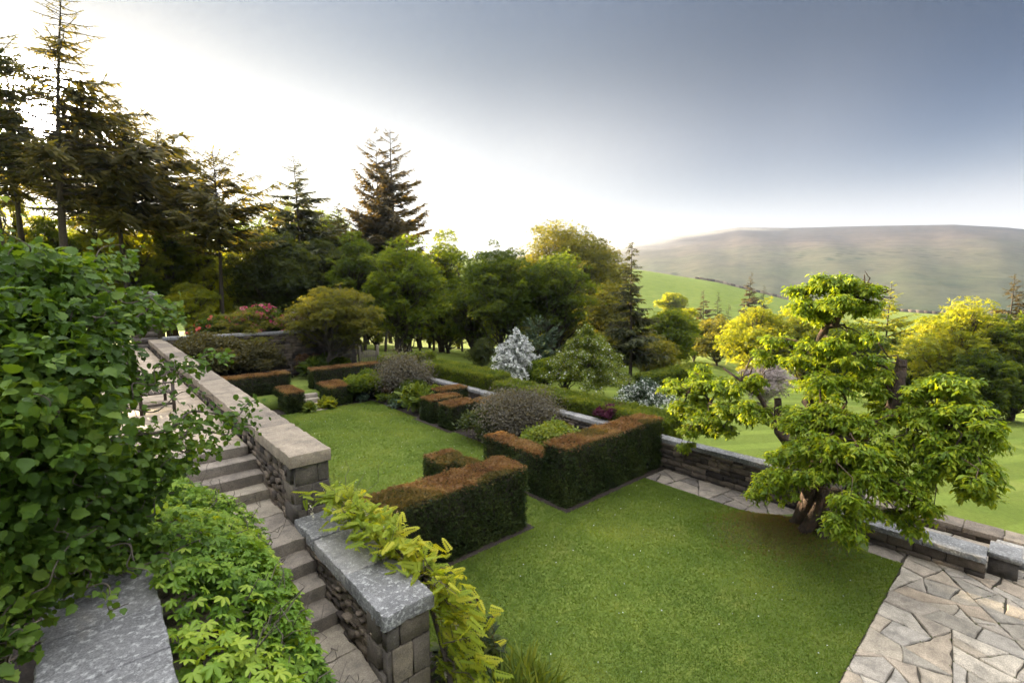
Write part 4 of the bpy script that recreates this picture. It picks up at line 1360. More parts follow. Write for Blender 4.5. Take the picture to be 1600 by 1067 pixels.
# bed between the lawn and the retaining wall
shrub('glossy green rhododendron behind the right far yew block', 9.5, 20.9, 1.1, 1.25, 'mid', 501, size=.10, clumps=18)
shrub('grey brown twiggy shrub at the corner of the far bed', 11.0, 20.3, 1.15, 1.75, 'greyleaf', 502, size=.07, clumps=24, dens=.5, stems=40, bark='bark_grey', shell=.05, flat=1.0)
shrub('dark bush dotted with white flowers in the far bed', 10.8, 19.2, .8, .95, 'deep', 503, size=.06, flowers='white', fl_n=130, fl_size=.05)
shrub('feathery light green fern clump left of the stepped yew block', 10.2, 17.3, .95, 1.0, 'box', 504, size=.30, tpl=FERN, clumps=12, dens=1.4, droop=.1)
shrub('clump of blue green hosta leaves at the lawn edge', 9.75, 18.3, .45, .35, 'blue', 505, size=.16, tpl=OVAL, clumps=9, name='hosta_clump', cat='plant')
shrub('low mixed green perennials at the edge of the far bed', 9.7, 19.4, .55, .42, 'deep', 506, size=.14, tpl=LONG, clumps=10, name='perennial_clump', cat='plant')
shrub('rusty tinted dwarf shrub in the middle of the far bed', 10.1, 20.1, .45, .6, 'rust', 507, size=.06, clumps=9)
shrub('small silver edged plant beside the right far yew block', 8.95, 20.35, .3, .32, 'blue', 508, size=.10, tpl=OVAL, clumps=7, flowers='white', fl_n=18, name='perennial_clump', cat='plant')
shrub('dark leafy shrub with layered leaves beside the nearer stepped yew block', 9.8, 12.3, .85, 1.05, 'dark', 509, size=.13, tpl=LONG, clumps=16, dens=1.3)
shrub('tangled grey twiggy shrub between the yew hedges', 10.7, 11.7, 1.25, 1.5, 'greyleaf', 510, size=.055, clumps=34, dens=.34, stems=70, bark='bark_grey', shell=.05, flat=1.0)
shrub('paler grey twiggy shrub low in front of the tangled one', 9.9, 11.6, .55, .65, 'greyleaf', 511, size=.05, clumps=12, dens=.4, stems=24, bark='bark_grey', shell=.05)
shrub('bright green shrub with small white flowers behind the tallest hedge', 10.0, 9.4, 1.05, 1.1, 'box', 512, size=.09, tpl=OVAL, clumps=18, flowers='cream', fl_n=50, fl_size=.05)
shrub('dull olive shrub before the retaining wall behind the tallest hedge', 11.2, 10.4, .6, .7, 'gold', 513, size=.06, clumps=12)
shrub('lime green seedling shrub outside the wall before the leafy hedge', 12.15, 18.6, .5, .95, 'lime', 514, size=.07, clumps=10, z0=-.1)
shrub('purple heather cushion growing in the long green hedge', 12.7, 9.4, .75, .42, 'purple', 515, z0=.86, size=.05, clumps=16, dens=1.4)
# about the far steps
shrub('yellowish fern at the right of the far steps', 7.35, 20.35, .32, .4, 'lime', 516, size=.26, tpl=FERN, clumps=6, dens=1.2, name='fern', cat='fern', group=None)
shrub('small fern by the foot of the left far yew block', 6.5, 20.15, .24, .3, 'box', 517, size=.22, tpl=FERN, clumps=5, dens=1.1, name='fern', cat='fern')
shrub('low dark plants in the bed between terrace wall and left far yew block', 4.6, 20.6, .8, .35, 'deep', 518, size=.12, tpl=LONG, clumps=12, name='perennial_clump', cat='plant')
# tall stems seen above the parapet
shrub('pale green meadow rue spires rising beside the parapet, nearer pair', 3.15, 14.1, .40, 2.55, 'box', 519, size=.10, clumps=12, dens=.45, name='tall_perennial', cat='plant', flowers='cream', fl_n=30, fl_size=.04, tint=(.4, 1))
shrub('pale green tall spires beside the parapet, farther clump', 3.0, 17.4, .45, 2.6, 'box', 520, size=.10, clumps=12, dens=.5, name='tall_perennial', cat='plant', flowers='cream', fl_n=30, fl_size=.04, tint=(.4, 1))
shrub('soft pale shrub leaning on the parapet near the pier', 3.0, 24.5, .6, 2.5, 'gold', 521, size=.09, clumps=16, dens=.8, tint=(.4, 1))
# before and above the back wall
shrub('large dusky purple barberry beside the terrace end', 3.9, 25.9, 1.55, 2.9, 'bronze', 522, z0=.4, size=.10, clumps=40, dens=1.0)
shrub('brown green barberry joined to the dusky one before the back wall', 6.0, 26.3, 1.3, 2.4, 'bronze', 523, z0=.4, size=.10, clumps=26, dens=.55)
shrub('reddish dead bracken shrub by the bench under the back wall', 8.6, 26.2, .7, 1.3, 'rust', 524, z0=.5, size=.10, clumps=14)
shrub('dark laurel at the foot of the bronze maple', 9.4, 25.9, .85, 1.25, 'deep', 525, z0=.5, size=.12, clumps=16)
shrub('spiky dark iris clump before the back wall', 8.3, 25.2, .6, .8, 'deep', 526, z0=.5, size=.45, tpl=LONG, clumps=8, dens=2.2, droop=-.8, name='iris_clump', cat='plant')
shrub('ivy like green growth hanging on the end of the back wall', 10.6, 26.85, .5, 1.0, 'deep', 527, z0=.5, size=.08, clumps=9, name='climber', cat='climber')
shrub('crimson rhododendron flowering above the back wall', 6.9, 28.6, 1.5, 4.3, 'deep', 528, z0=.5, size=.12, clumps=30, flowers='pink', fl_n=700, fl_size=.22)
shrub('scarlet rhododendron with few flowers left of the crimson one', 4.7, 28.8, 1.0, 4.1, 'deep', 529, z0=.5, size=.12, clumps=22, flowers='red', fl_n=140, fl_size=.22)
shrub('pale pink rhododendron right of the crimson one', 8.9, 28.6, 1.0, 3.9, 'rust', 530, z0=.5, size=.12, clumps=20, flowers='blush', fl_n=260, fl_size=.15)


def small_tree(label, px, dist, ytop, ybot, hw, mat, seed, z0, **k):
    return broadleaf(label, px, dist, ytop, ybot, hw, mat, seed=seed, bottom=z0, name=k.pop('name', 'ornamental_tree'), group=None, **k)


small_tree('bronze green Japanese maple with forked trunk before the back wall', 522, 27.5, 438, 548, 76, 'gold', 601, .5, clumps=60, size=.10, bark='bark_grey', trunks=3, flat=.5, dens=.9, name='maple_tree')
small_tree('small reddish maple with thin trunk before the back wall', 385, 29, 476, 562, 66, 'gold', 602, .5, clumps=36, size=.09, bark='bark_grey', trunks=2, flat=.4, dens=.5, name='maple_tree')


def blossom_tree(label, px, dist, ytop, ybot, hw, seed, leaf, petal, n_arms, fl, dens, bottom=None):
    r = np.random.default_rng(seed); x, y = spot(px, dist); zb = gz(x, y) if bottom is None else bottom
    zt = zpix(px, ytop, dist); R = hw * mpp(px, dist); H = zt - zb
    rt = empty('blossom_tree', (x, y, zb)); tag(rt, label, 'tree')
    mb = MB(); P = limb(mb, r, (x, y, zb - .2), (x, y, zt - .1 * H), .05, .012, 6, 8, .02)
    lp = []; pp = []
    for k in range(n_arms):
        t = r.uniform(.08, 1.0) ** .9; a = r.uniform(0, 2 * math.pi)
        w = R * (1 - t ** 2.0) * r.uniform(.7, 1.15) + .08
        b = np.array([x, y, zb + H * t * .93])
        e = b + np.array([math.cos(a) * w, math.sin(a) * w, H * (.16 - .10 * (1 - t)) * r.uniform(.2, 1.2)])
        Q = limb(mb, r, b, e, .016, .005, 4, 6, .05, -.15)
        for s in np.linspace(.25, 1, 9):
            q = np.array([np.interp(s * 5, np.arange(6), Q[:, c]) for c in range(3)])
            pp.append(q + r.normal(size=(fl, 3)) * .055); lp.append(q + r.normal(size=(dens, 3)) * .10)
    mb.build('branches', M['bark_grey'], rt)
    for nm, pts, tpl, mat, s in (('foliage', np.concatenate(lp), DIA, leaf, .085), ('blossom', np.concatenate(pp), BLOOM, petal, .062)):
        mb = MB(); n = len(pts)
        put(mb, tpl, pts, rdir(r, n), rdir(r, n) + UZ * .7, s * r.uniform(.7, 1.4, n), r.random(n)); mb.build(nm, M[mat], rt)
    return rt


blossom_tree('cone shaped pear smothered in white blossom beyond the green hedge', 808, 30.2, 522, 615, 46, 611, 'blue', 'white', 230, 9, 3)
blossom_tree('loose apple tree with pale green leaves and white blossom at its top', 920, 27.5, 518, 640, 70, 612, 'box', 'white', 170, 2, 26)
blossom_tree('low spreading apple bush with scattered white blossom beside the cherry boughs', 1015, 25, 598, 662, 54, 613, 'blue', 'white', 110, 4, 9)
shrub('yellow lit leafy bush at the left of the loose apple tree', 21.6, 19.4, 1.1, 2.6, 'lime', 531, z0=-1.3, size=.12, clumps=18)
shrub('leafy green bush between white pear and loose apple tree', 20.8, 20.4, 1.3, 2.2, 'mid', 532, z0=-1.2, size=.11, clumps=20)

# ------------------------------------------------------------------ weeping cherry
r = np.random.default_rng(900)
cb = np.array([10.85, 2.85, 0.0])
rt = empty('weeping_cherry_tree', cb); tag(rt, 'old spreading weeping cherry with broken limbs at the corner of the near lawn', 'tree')


def cp(px, py, dd=0.0):
    p = at_dist(px, py, 11.2 + dd); return p


mb = MB()
fork = cb + np.array([.05, .0, 1.1])
T = mb.tube([cb + (0, 0, -.2), cb + (0, 0, .05), cb + (-.02, .0, .45), cb + (.03, .02, .85), fork], [.42, .32, .24, .22, .25], 12, .4)
for kk in range(7):                                 # fluted, twisting stem
    a0 = kk * .9; tw = np.linspace(0, 1, 9)
    rr_ = .34 * (1 - tw) ** 2.4 + .15
    mb.tube(cb + np.stack([np.cos(a0 + tw * 1.3) * rr_, np.sin(a0 + tw * 1.3) * rr_, tw * 1.15 - .08], -1), np.linspace(.14, .09, 9), 7, r.random(), cap=False)
mains = {'L': cp(1205, 660, .9), 'LL': cp(1112, 640, 1.6), 'U': cp(1275, 560, .5), 'UU': cp(1322, 478, .3), 'R': cp(1395, 640, -.2), 'RR': cp(1490, 655, -.6), 'C': cp(1300, 690, -.9), 'S': cp(1408, 572, -.1)}


def main(a, b, r0, r1, wig=.05, k=8):
    return limb(mb, r, a, b, r0, r1, k, 9, wig, -.06)


L1 = main(fork, mains['L'], .17, .11); L2 = main(L1[-1], mains['LL'], .10, .04)
U1 = main(fork, mains['U'], .19, .10); U2 = main(U1[-1], mains['UU'], .10, .055); U3 = main(U2[-1], cp(1360, 452, .2), .055, .02)
R1 = main(fork, mains['R'], .18, .12, .03); R2 = main(R1[-1], mains['S'], .115, .085, .03)
mb.tube([R2[-1], R2[-1] + np.array([.01, .0, .12])], [.085, .078], 8, .6)
R3 = main(R1[6], mains['RR'], .09, .035)
C1 = main(fork, mains['C'], .09, .03)
LB = main(L1[5], cp(1130, 575, 1.2), .07, .02); LC = main(L2[4], cp(1062, 612, 1.9), .05, .015)
S1 = main(L1[-2], L1[-2] + np.array([-.06, .02, .62]), .085, .075, .01)
Z1 = main(U1[-2], U1[-2] + RGT * .75 + np.array([0, 0, .35]), .07, .05, .02)
# bare broken twigs at the crown top
for k in range(26):
    a = U3[r.integers(3, 9)]; limb(mb, r, a, a + RGT * r.uniform(-.2, .5) + UZ * r.uniform(-.35, .35) + r.normal(size=3) * .12, .02, .006, 4, 5, .14)
# surface roots on the lawn
for (px, py) in ((1190, 812), (1150, 805), (1225, 830)):
    e = on_plane(px, py, .03); limb(mb, r, cb + (0, 0, .12), e, .12, .03, 6, 8, .05)
mains_pts = np.concatenate([L1, L2, U1, U2, U3, R1, R2, R3, C1, LB, LC])
clump = [(1300, 442, .42, .1), (1335, 450, .36, .3), (1265, 452, .38, .5), (1255, 475, .30, 0), (1355, 478, .28, .1), (1310, 475, .34, -.2), (1285, 495, .30, .6),
         (1290, 545, .48, 0), (1330, 560, .46, -.3), (1255, 560, .36, .6), (1360, 590, .40, -.3), (1310, 600, .5, -.6), (1270, 600, .4, .3), (1215, 530, .30, 1.0), (1190, 560, .30, 1.2),
         (1090, 585, .42, 1.8), (1055, 605, .34, 2.0), (1125, 605, .46, 1.4), (1165, 600, .40, 1.1), (1105, 640, .44, 1.5), (1150, 645, .46, 1.0), (1070, 640, .34, 1.9), (1080, 668, .26, 1.7), (1180, 640, .40, .6), (1130, 668, .32, 1.2), (1072, 695, .17, 1.7),
         (1240, 650, .46, -.2), (1290, 650, .5, -.9), (1340, 660, .5, -1.0), (1270, 690, .46, -1.2), (1320, 705, .46, -1.4), (1230, 705, .40, -.7), (1370, 700, .46, -1.2), (1195, 745, .30, -.5), (1235, 745, .32, -1.0), (1285, 735, .36, -1.5),
         (1340, 745, .38, -1.6), (1395, 740, .42, -1.3), (1420, 770, .34, -1.3), (1328, 782, .26, -1.8), (1322, 812, .32, -1.9), (1345, 790, .28, -1.8), (1330, 838, .18, -1.9), (1445, 795, .24, -1.3), (1405, 805, .2, -1.4), (1430, 825, .15, -1.4), (1185, 770, .2, -.6),
         (1415, 650, .40, -.3), (1455, 640, .46, -.6), (1500, 635, .40, -.8), (1440, 690, .50, -.8), (1490, 690, .50, -1.0), (1530, 675, .34, -1.0), (1470, 730, .44, -1.1), (1515, 725, .36, -1.2), (1545, 665, .20, -1.0), (1535, 745, .20, -1.2), (1520, 765, .2, -1.2),
         (1475, 600, .34, -.6), (1500, 595, .26, -.7), (1385, 625, .36, .2), (1440, 605, .26, -.4), (1345, 525, .30, .2)]
lm = MB()
clump2 = []
for (px, py, rad, dd) in clump:
    clump2.append((px, py, rad * .82, dd))
    for q in range(3):
        a_ = r.uniform(0, 6.28); clump2.append((px + math.cos(a_) * rad * 58, py + math.sin(a_) * rad * 30, rad * r.uniform(.3, .55), dd + r.normal() * .25))
for q in range(110):
    a_, b_ = clump[r.integers(len(clump))], clump[r.integers(len(clump))]
    if 20 < math.hypot(a_[0] - b_[0], (a_[1] - b_[1]) * 1.5) < 105:
        f_ = r.uniform(.3, .7); clump2.append((a_[0] * f_ + b_[0] * (1 - f_), a_[1] * f_ + b_[1] * (1 - f_), r.uniform(.2, .34), a_[3] * f_ + b_[3] * (1 - f_)))
for (px, py, rad, dd) in clump2:
    c = cp(px, py, dd); a = mains_pts[np.argmin(np.linalg.norm(mains_pts - (c - UZ * .15), axis=1))]
    limb(mb, r, a, c, .03 if rad > .22 else .014, .006, 5, 7, .08, -.12)
    low = py > 680
    nt = int(9 + 40 * rad)
    for k in range(nt):
        u = rdir(r, 1)[0]; u[2] = u[2] * .45 + .12
        L = rad * r.uniform(.55, 1.55)
        m = 7; t = np.linspace(0, 1, m)
        Q = c + np.outer(t * L, u) - np.outer((.22 + (.55 if low else .12) * r.random()) * L * t ** 2, UZ) + r.normal(size=(m, 3)) * .02 * L
        mb.tube(Q, np.linspace(.008, .0025, m), 4, .4, cap=False)
        q = int(max(10, 118 * L * r.uniform(.7, 1.2)))
        tt_ = .12 + .9 * r.random(q) ** .8
        P_ = np.stack([np.interp(tt_, t, Q[:, i]) for i in range(3)], -1) + r.normal(size=(q, 3)) * np.array([.035, .035, .025])
        sd_ = unit(np.cross(u, UZ)) * np.where(r.random(q) < .5, 1, -1)[:, None]
        d_ = unit(u * .6 + sd_ * r.uniform(.3, 1.1, (q, 1)) + r.normal(size=(q, 3)) * .25 - UZ * r.uniform(.15, 1.0, (q, 1)))
        tb = r.uniform(.25, .75)
        put(lm, LONG, P_, d_, UZ + r.normal(size=(q, 3)) * .35, r.uniform(.06, .125, q), np.clip(tb + r.normal(size=q) * .2, 0, 1))
mb.build('trunk', M['bark_red'], rt, True)
lm.build('crown', M['cherry'], rt)
# dry mound round the roots
mb = MB(); r = np.random.default_rng(903); nx, ny = 44, 30
ax = np.linspace(-2.3, .9, nx); ay = np.linspace(-1.0, 2.2, ny)
X, Y = np.meshgrid(ax, ay)
Zm = .30 * np.exp(-((X + .05) ** 2 + (Y - .0) ** 2) / .55) + .16 * np.exp(-((X + .75) ** 2 / .5 + (Y - .95) ** 2 / .22)) + .09 * np.exp(-((X + 1.2) ** 2 + (Y - 1.3) ** 2) / .5)
Zm += .012 * np.sin(X * 9) * np.sin(Y * 8 + X * 3)
V = np.stack([X + cb[0], Y + cb[1], Zm - .062], -1).reshape(-1, 3)
i = np.arange(ny - 1)[:, None] * nx; j = np.arange(nx - 1)[None]
mb.add(V, [np.stack([i + j, i + j + 1, i + nx + j + 1, i + nx + j], -1).reshape(-1, 4)])
mound_col = surf('dry_mound_turf', lambda N, L, p: nramp(N, L, noise(N, L, 3.2, 7, .7, p), [(.3, (.06, .05, .022)), (.44, (.095, .10, .03)), (.54, (.085, .125, .026))]), bump=.9, bump_scale=40, bump_dist=.03)
structure(mb.build('grass_mound', mound_col, smooth=True))
MOUND = (cb, ax, ay, Zm)

# ------------------------------------------------------------------ grass
def blades(name, label, rects, dens, size, mat, seed, holes=(), z=0.0, fall=None):
    r = np.random.default_rng(seed); P = []
    for (x0, x1, y0, y1) in rects:
        n = int((x1 - x0) * (y1 - y0) * dens)
        P.append(np.stack([r.uniform(x0, x1, n), r.uniform(y0, y1, n), np.full(n, z - .004)], -1))
    P = np.concatenate(P)
    if fall is not None:
        P = P[r.random(len(P)) < fall(P)]
    for (x0, x1, y0, y1) in holes:
        P = P[~((P[:, 0] > x0) & (P[:, 0] < x1) & (P[:, 1] > y0) & (P[:, 1] < y1))]
    n = len(P)
    d = unit(np.stack([r.normal(size=n) * .75, r.normal(size=n) * .75, np.ones(n) * .8], -1))
    pat = .45 + .26 * np.sin(P[:, 0] * 1.1 + 1.4 * np.sin(P[:, 1] * .8)) * np.sin(P[:, 1] * 1.3 + .7) + .10 * np.sin(P[:, 0] * 3.7 + P[:, 1] * 2.9) + .07 * np.sign(np.sin(P[:, 0] * 2 * math.pi / 1.9))
    tint = np.clip(pat + r.normal(size=n) * .13, 0, 1)
    mb = MB()
    tp = (BLADE[0] * np.array([.32, 1, 1], np.float32), BLADE[1])
    put(mb, tp, P, d, rdir(r, n) + .01, size * r.uniform(.6, 1.4, n), tint)
    o = mb.build(name, M[mat]); o['kind'] = 'stuff'; o['label'] = label; o['category'] = 'grass'
    return o


HOLES = [(2.9, 6.72, 6.88, 7.95), (5.30, 6.2, 7.9, 9.2), (7.76, 12.1, 6.86, 7.8), (7.76, 8.6, 7.7, 10.12), (9.22, 9.5, 13.75, 16.25), (2.5, 3.18, 1.4, 5.65), (6.5, 7.32, 20.0, 20.8)]
GRASS = blades('grass', 'short mown grass of the garden lawn', [(3.2, 10.86, 1.40, 7.0)], 5200, .034, 'grassleaf', 1001, HOLES)
blades('grass', 'short mown grass of the enclosed lawn between the yew hedges', [(2.6, 9.42, 7.0, 20.3)], 2300, .040, 'grassleaf', 1002, HOLES)
def mound_fall(P):
    return np.clip(1.1 * np.exp(-((P[:, 0] - 10.35) ** 2 / .55 + (P[:, 1] - 3.4) ** 2 / .45)), 0, .95)
o = blades('dry_grass', 'dry brown grass on the mound round the cherry roots', [(8.4, 10.86, 1.6, 5.2)], 7000, .045, 'drygrass', 1003, (), 0.0, mound_fall)
def lift(o):
    me = o.data; co = np.zeros(len(me.vertices) * 3, np.float32); me.vertices.foreach_get('co', co); co = co.reshape(-1, 3)
    ixx = np.clip(((co[:, 0] - cb[0]) - ax[0]) / (ax[1] - ax[0]), 0, nx - 1).astype(int); iyy = np.clip(((co[:, 1] - cb[1]) - ay[0]) / (ay[1] - ay[0]), 0, ny - 1).astype(int)
    co[:, 2] += np.maximum(0, Zm[iyy, ixx] - .035); me.vertices.foreach_set('co', co.ravel()); me.update()


lift(o); lift(GRASS)

r = np.random.default_rng(905)
E_ = np.concatenate(EDGE); E_ = E_[(E_[:, 1] > -3)]; E_ = E_[r.random(len(E_)) < .5]
E_ = E_[(np.sin(E_[:, 0] * 2.3) + np.sin(E_[:, 1] * 2.9 + 1)) > .1]
E_ = np.repeat(E_, 4, 0); E_ = E_ + r.normal(size=E_.shape) * np.array([.010, .010, 0]); n = len(E_)
mb = MB(); put(mb, TUFT, E_, unit(np.stack([r.normal(size=n) * .6, r.normal(size=n) * .6, np.ones(n)], -1)), rdir(r, n), r.uniform(.010, .026, n), r.random(n) * .6)
o = mb.build('joint_moss', M['deep']); o['kind'] = 'stuff'; o['label'] = 'moss and small weeds growing in the paving joints'; o['category'] = 'moss'
# daisies and fallen leaves on the turf
n = 420; P_ = np.stack([r.uniform(3.3, 10.8, n), r.uniform(1.5, 19.5, n), np.full(n, .03)], -1)
P_ = P_[(P_[:, 1] < 6.8) | ((P_[:, 0] < 9.3) & (P_[:, 1] > 9.3))]; n = len(P_)
mb = MB(); put(mb, BLOOM, P_, rdir(r, n), UZ + r.normal(size=(n, 3)) * .2, .016, r.random(n))
o = mb.build('daisy_flowers', M['white']); o['kind'] = 'stuff'; o['label'] = 'tiny white daisies scattered over the lawn'; o['category'] = 'flowers'

# ------------------------------------------------------------------ wisteria over the stair parapet
r = np.random.default_rng(910)
rt = empty('wisteria_climber', (2.6, 5.3, 1.0)); tag(rt, 'lime yellow wisteria trailing over the lichened coping of the stair parapet', 'climber')
st = MB(); lf = MB(); fl = MB()
main_p = [(2.75, 3.9, -.05), (2.72, 4.2, .9), (2.68, 4.6, 1.7), (2.50, 5.1, 2.0), (2.40, 5.8, 2.05), (2.32, 6.5, 2.15)]
st.tube(main_p, [.03, .03, .025, .02, .015, .01], 6, .5)
MP = np.array(main_p)
pts = []; out = []
for k in range(330):
    t = r.uniform(1.6, 5.0); b = np.array([np.interp(t, np.arange(6), MP[:, c]) for c in range(3)])
    pts.append(b + r.normal(size=3) * np.array([.13, .18, .09]) + np.array([-.02, 0, .10])); out.append(np.array([r.normal() * .8 - .1, r.normal() * .8, .35]))
for k in range(300):
    y = r.uniform(3.75, 6.7); pts.append(np.array([2.55 + abs(r.normal()) * .13, y, r.uniform(1.5, 2.1)])); out.append(np.array([.9, r.normal() * .7, -.1]))
for k in range(260):
    y = r.uniform(3.55, 4.35); z = r.uniform(.1, 1.75); pts.append(np.array([2.62 + abs(r.normal()) * .16, y, z])); out.append(np.array([.8, r.normal() * .7 - .3, -.4]))
pts = np.array(pts); out = unit(np.array(out))
n = len(pts)
for k in range(0, n, 9):
    limb(st, r, MP[np.argmin(np.linalg.norm(MP - pts[k], axis=1))], pts[k], .008, .003, 4, 6, .1)
d = unit(out + r.normal(size=(n, 3)) * .4 - UZ * .35)
yel = np.clip((pts[:, 0] - 2.2) * 1.1 + (pts[:, 2] - 1.6) * .35 + r.normal(size=n) * .25, 0, 1)
put(lf, PINN, pts, d, UZ + out * .3 + r.normal(size=(n, 3)) * .3, r.uniform(.12, .21, n), yel)
k = r.integers(0, n, 26); q = pts[k]
for p in q:
    m = 26; s = r.random(m)
    c = p + np.outer(s * .2, np.array([.15, -.1, -1])) + r.normal(size=(m, 3)) * .014 * (1.2 - s)[:, None]
    put(fl, DIA, c, rdir(r, m), rdir(r, m), .028, r.random(m))
for kk in range(9):                                 # long bare tendrils reaching up
    a = pts[r.integers(0, 150)]; limb(st, r, a, a + np.array([r.normal() * .15, r.normal() * .15, r.uniform(.25, .5)]), .004, .002, 4, 5, .08)
st.build('stems', M['bark_grey'], rt); fo = lf.build('foliage', M['wisteria'], rt); fl.build('flowers', M['cream'], fo)['kind'] = 'stuff'

# plants in the narrow border below it
rt = empty('peony_plant', (3.45, 4.75, 0)); tag(rt, 'dark peony with upright red tipped seed stalks beside the wisteria', 'plant')
r = np.random.default_rng(915); st = MB(); lf = MB(); bd = MB()
n = 420; u = rdir(r, n); u[:, 2] = abs(u[:, 2]); p = np.array([3.45, 4.75, .12]) + u * np.array([.46, .40, .48]) * r.random((n, 1)) ** .4
put(lf, LONG, p, u + r.normal(size=(n, 3)) * .4, UZ + u * .3 + r.normal(size=(n, 3)) * .3, r.uniform(.12, .2, n), r.random(n))
for k in range(17):
    a = np.array([3.45 + r.normal() * .2, 4.75 + r.normal() * .18, .3]); b = a + np.array([r.normal() * .16, r.normal() * .16, r.uniform(.4, .72)])
    limb(st, r, a, b, .006, .004, 4, 6, .03); bd.tube([b, b + (0, 0, .012), b + (0, 0, .035), b + (0, 0, .05)], [.008, .020, .018, .004], 6, r.random())
so = st.build('stalks', M['rust'], rt); lf.build('foliage', M['dark'], rt); bd.build('seed_heads', M['purple'], so)
rt = empty('daylily_clump', (3.5, 4.2, 0)); tag(rt, 'tuft of bright strap leaves at the bottom of the picture beside the border', 'plant')
lf = MB(); n = 330; p = np.stack([r.uniform(3.0, 4.05, n), r.uniform(3.7, 4.3, n), np.zeros(n)], -1)
d = unit(np.stack([r.normal(size=n) * .45, r.normal(size=n) * .45, np.ones(n)], -1))
put(lf, STRAP, p, d, rdir(r, n), r.uniform(.25, .58, n), r.random(n)); lf.build('leaves', M['box'], rt)

# ------------------------------------------------------------------ creeper over the stair side wall
r = np.random.default_rng(920)
rt = empty('creeper_climber', (.6, 5.0, 1.0)); tag(rt, 'bright green creeper mounded over the stair side wall and hanging on the steps', 'climber')
lf = MB(); st = MB()


def creep(y, a):                                    # section of the mound: a=0 on the coping, 1 at the hanging rim
    rim = np.interp(y, [2.5, 3.3, 4.4, 5.0, 6.4, 7.2, 8.2, 8.8], [1.30, 1.24, 1.36, 1.36, 1.34, 1.10, .85, .55])
    x0 = np.interp(y, [2.5, 5, 7, 8.8], [.26, .20, .0, -.1])
    x = x0 + (rim - x0) * np.sin(a * math.pi / 2) ** .9
    top = np.interp(y, [2.5, 4.2, 6, 8, 8.8], [2.60, 2.74, 2.74, 2.72, 2.66]); low = np.interp(y, [2.5, 5, 7, 8.8], [1.0, 1.45, 1.75, 2.2])
    z = low + (top - low) * np.cos(a * math.pi / 2) ** .75
    bump = .085 * np.sin(y * 3.1 + a * 2.2) * np.sin(a * 5.0 + y * 1.7) + .05 * np.sin(y * 7.3 + a * 9)
    return x + bump * .6 * a, z + bump


for (lo, hi, n, tpl, s0, s1) in ((2.4, 5.0, 2500, PALM, .055, .095), (4.3, 9.0, 7000, PALM, .036, .066)):
    y = r.uniform(lo, hi, n); a = r.random(n) ** .8
    x, z = creep(y, a)
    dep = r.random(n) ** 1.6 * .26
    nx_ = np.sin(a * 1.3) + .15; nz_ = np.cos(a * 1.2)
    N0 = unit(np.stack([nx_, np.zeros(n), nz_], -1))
    p = np.stack([x, y, z], -1) - N0 * dep[:, None] + r.normal(size=(n, 3)) * .02
    d = unit(np.stack([.7 + r.normal(size=n) * .7, r.normal(size=n) * .8 - .25, -.35 + r.normal(size=n) * .3], -1))
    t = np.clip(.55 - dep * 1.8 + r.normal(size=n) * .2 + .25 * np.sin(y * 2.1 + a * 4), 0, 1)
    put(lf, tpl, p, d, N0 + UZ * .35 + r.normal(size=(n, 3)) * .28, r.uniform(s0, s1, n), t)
for k in range(46):
    y = r.uniform(2.8, 8.4); x, z = creep(y, r.uniform(.2, .9))
    a = np.array([float(x), y, float(z)]); limb(st, r, a - UZ * .2, a + np.array([r.uniform(0, .4), r.normal() * .3, r.uniform(-.05, .16)]), .006, .003, 4, 8, .14)
for k in range(40):
    y = r.uniform(2.8, 8.6); x, z = creep(y, .8); limb(st, r, np.array([.24, y + r.normal() * .2, .9]), np.array([float(x) - .1, y, float(z) - .15]), .014, .006, 4, 6, .1)
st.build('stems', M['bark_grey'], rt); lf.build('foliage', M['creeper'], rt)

# ------------------------------------------------------------------ corkscrew hazel on the left
r = np.random.default_rng(930)
rt = empty('corkscrew_hazel', (-1.1, 5.2, 1.5)); tag(rt, 'large corkscrew hazel with crinkled leaves and curling twigs at the left', 'shrub')
st = MB(); lf = MB()


def curly(a, b, r0, r1, amp, n=26):
    a = np.asarray(a, float); b = np.asarray(b, float); t = np.linspace(0, 1, n); L = np.linalg.norm(b - a)
    u = unit(np.cross(b - a, UZ + r.normal(size=3) * .3)); v = unit(np.cross(b - a, u)); ph = r.uniform(0, 6.28); f = r.uniform(2.0, 4.2)
    env = np.minimum(1, t * 4)
    P = a + np.outer(t, b - a) + np.outer(env * amp * L * np.sin(ph + f * 2 * math.pi * t) - env * amp * L * math.sin(ph) * 0, u) + np.outer(env * amp * L * np.cos(ph * 1.3 + f * 5.1 * t), v)
    st.tube(P, np.linspace(r0, r1, n), 6, r.random(), cap=False)
    return P


def hz(px, py, d):
    return at_dist(px, py, d)


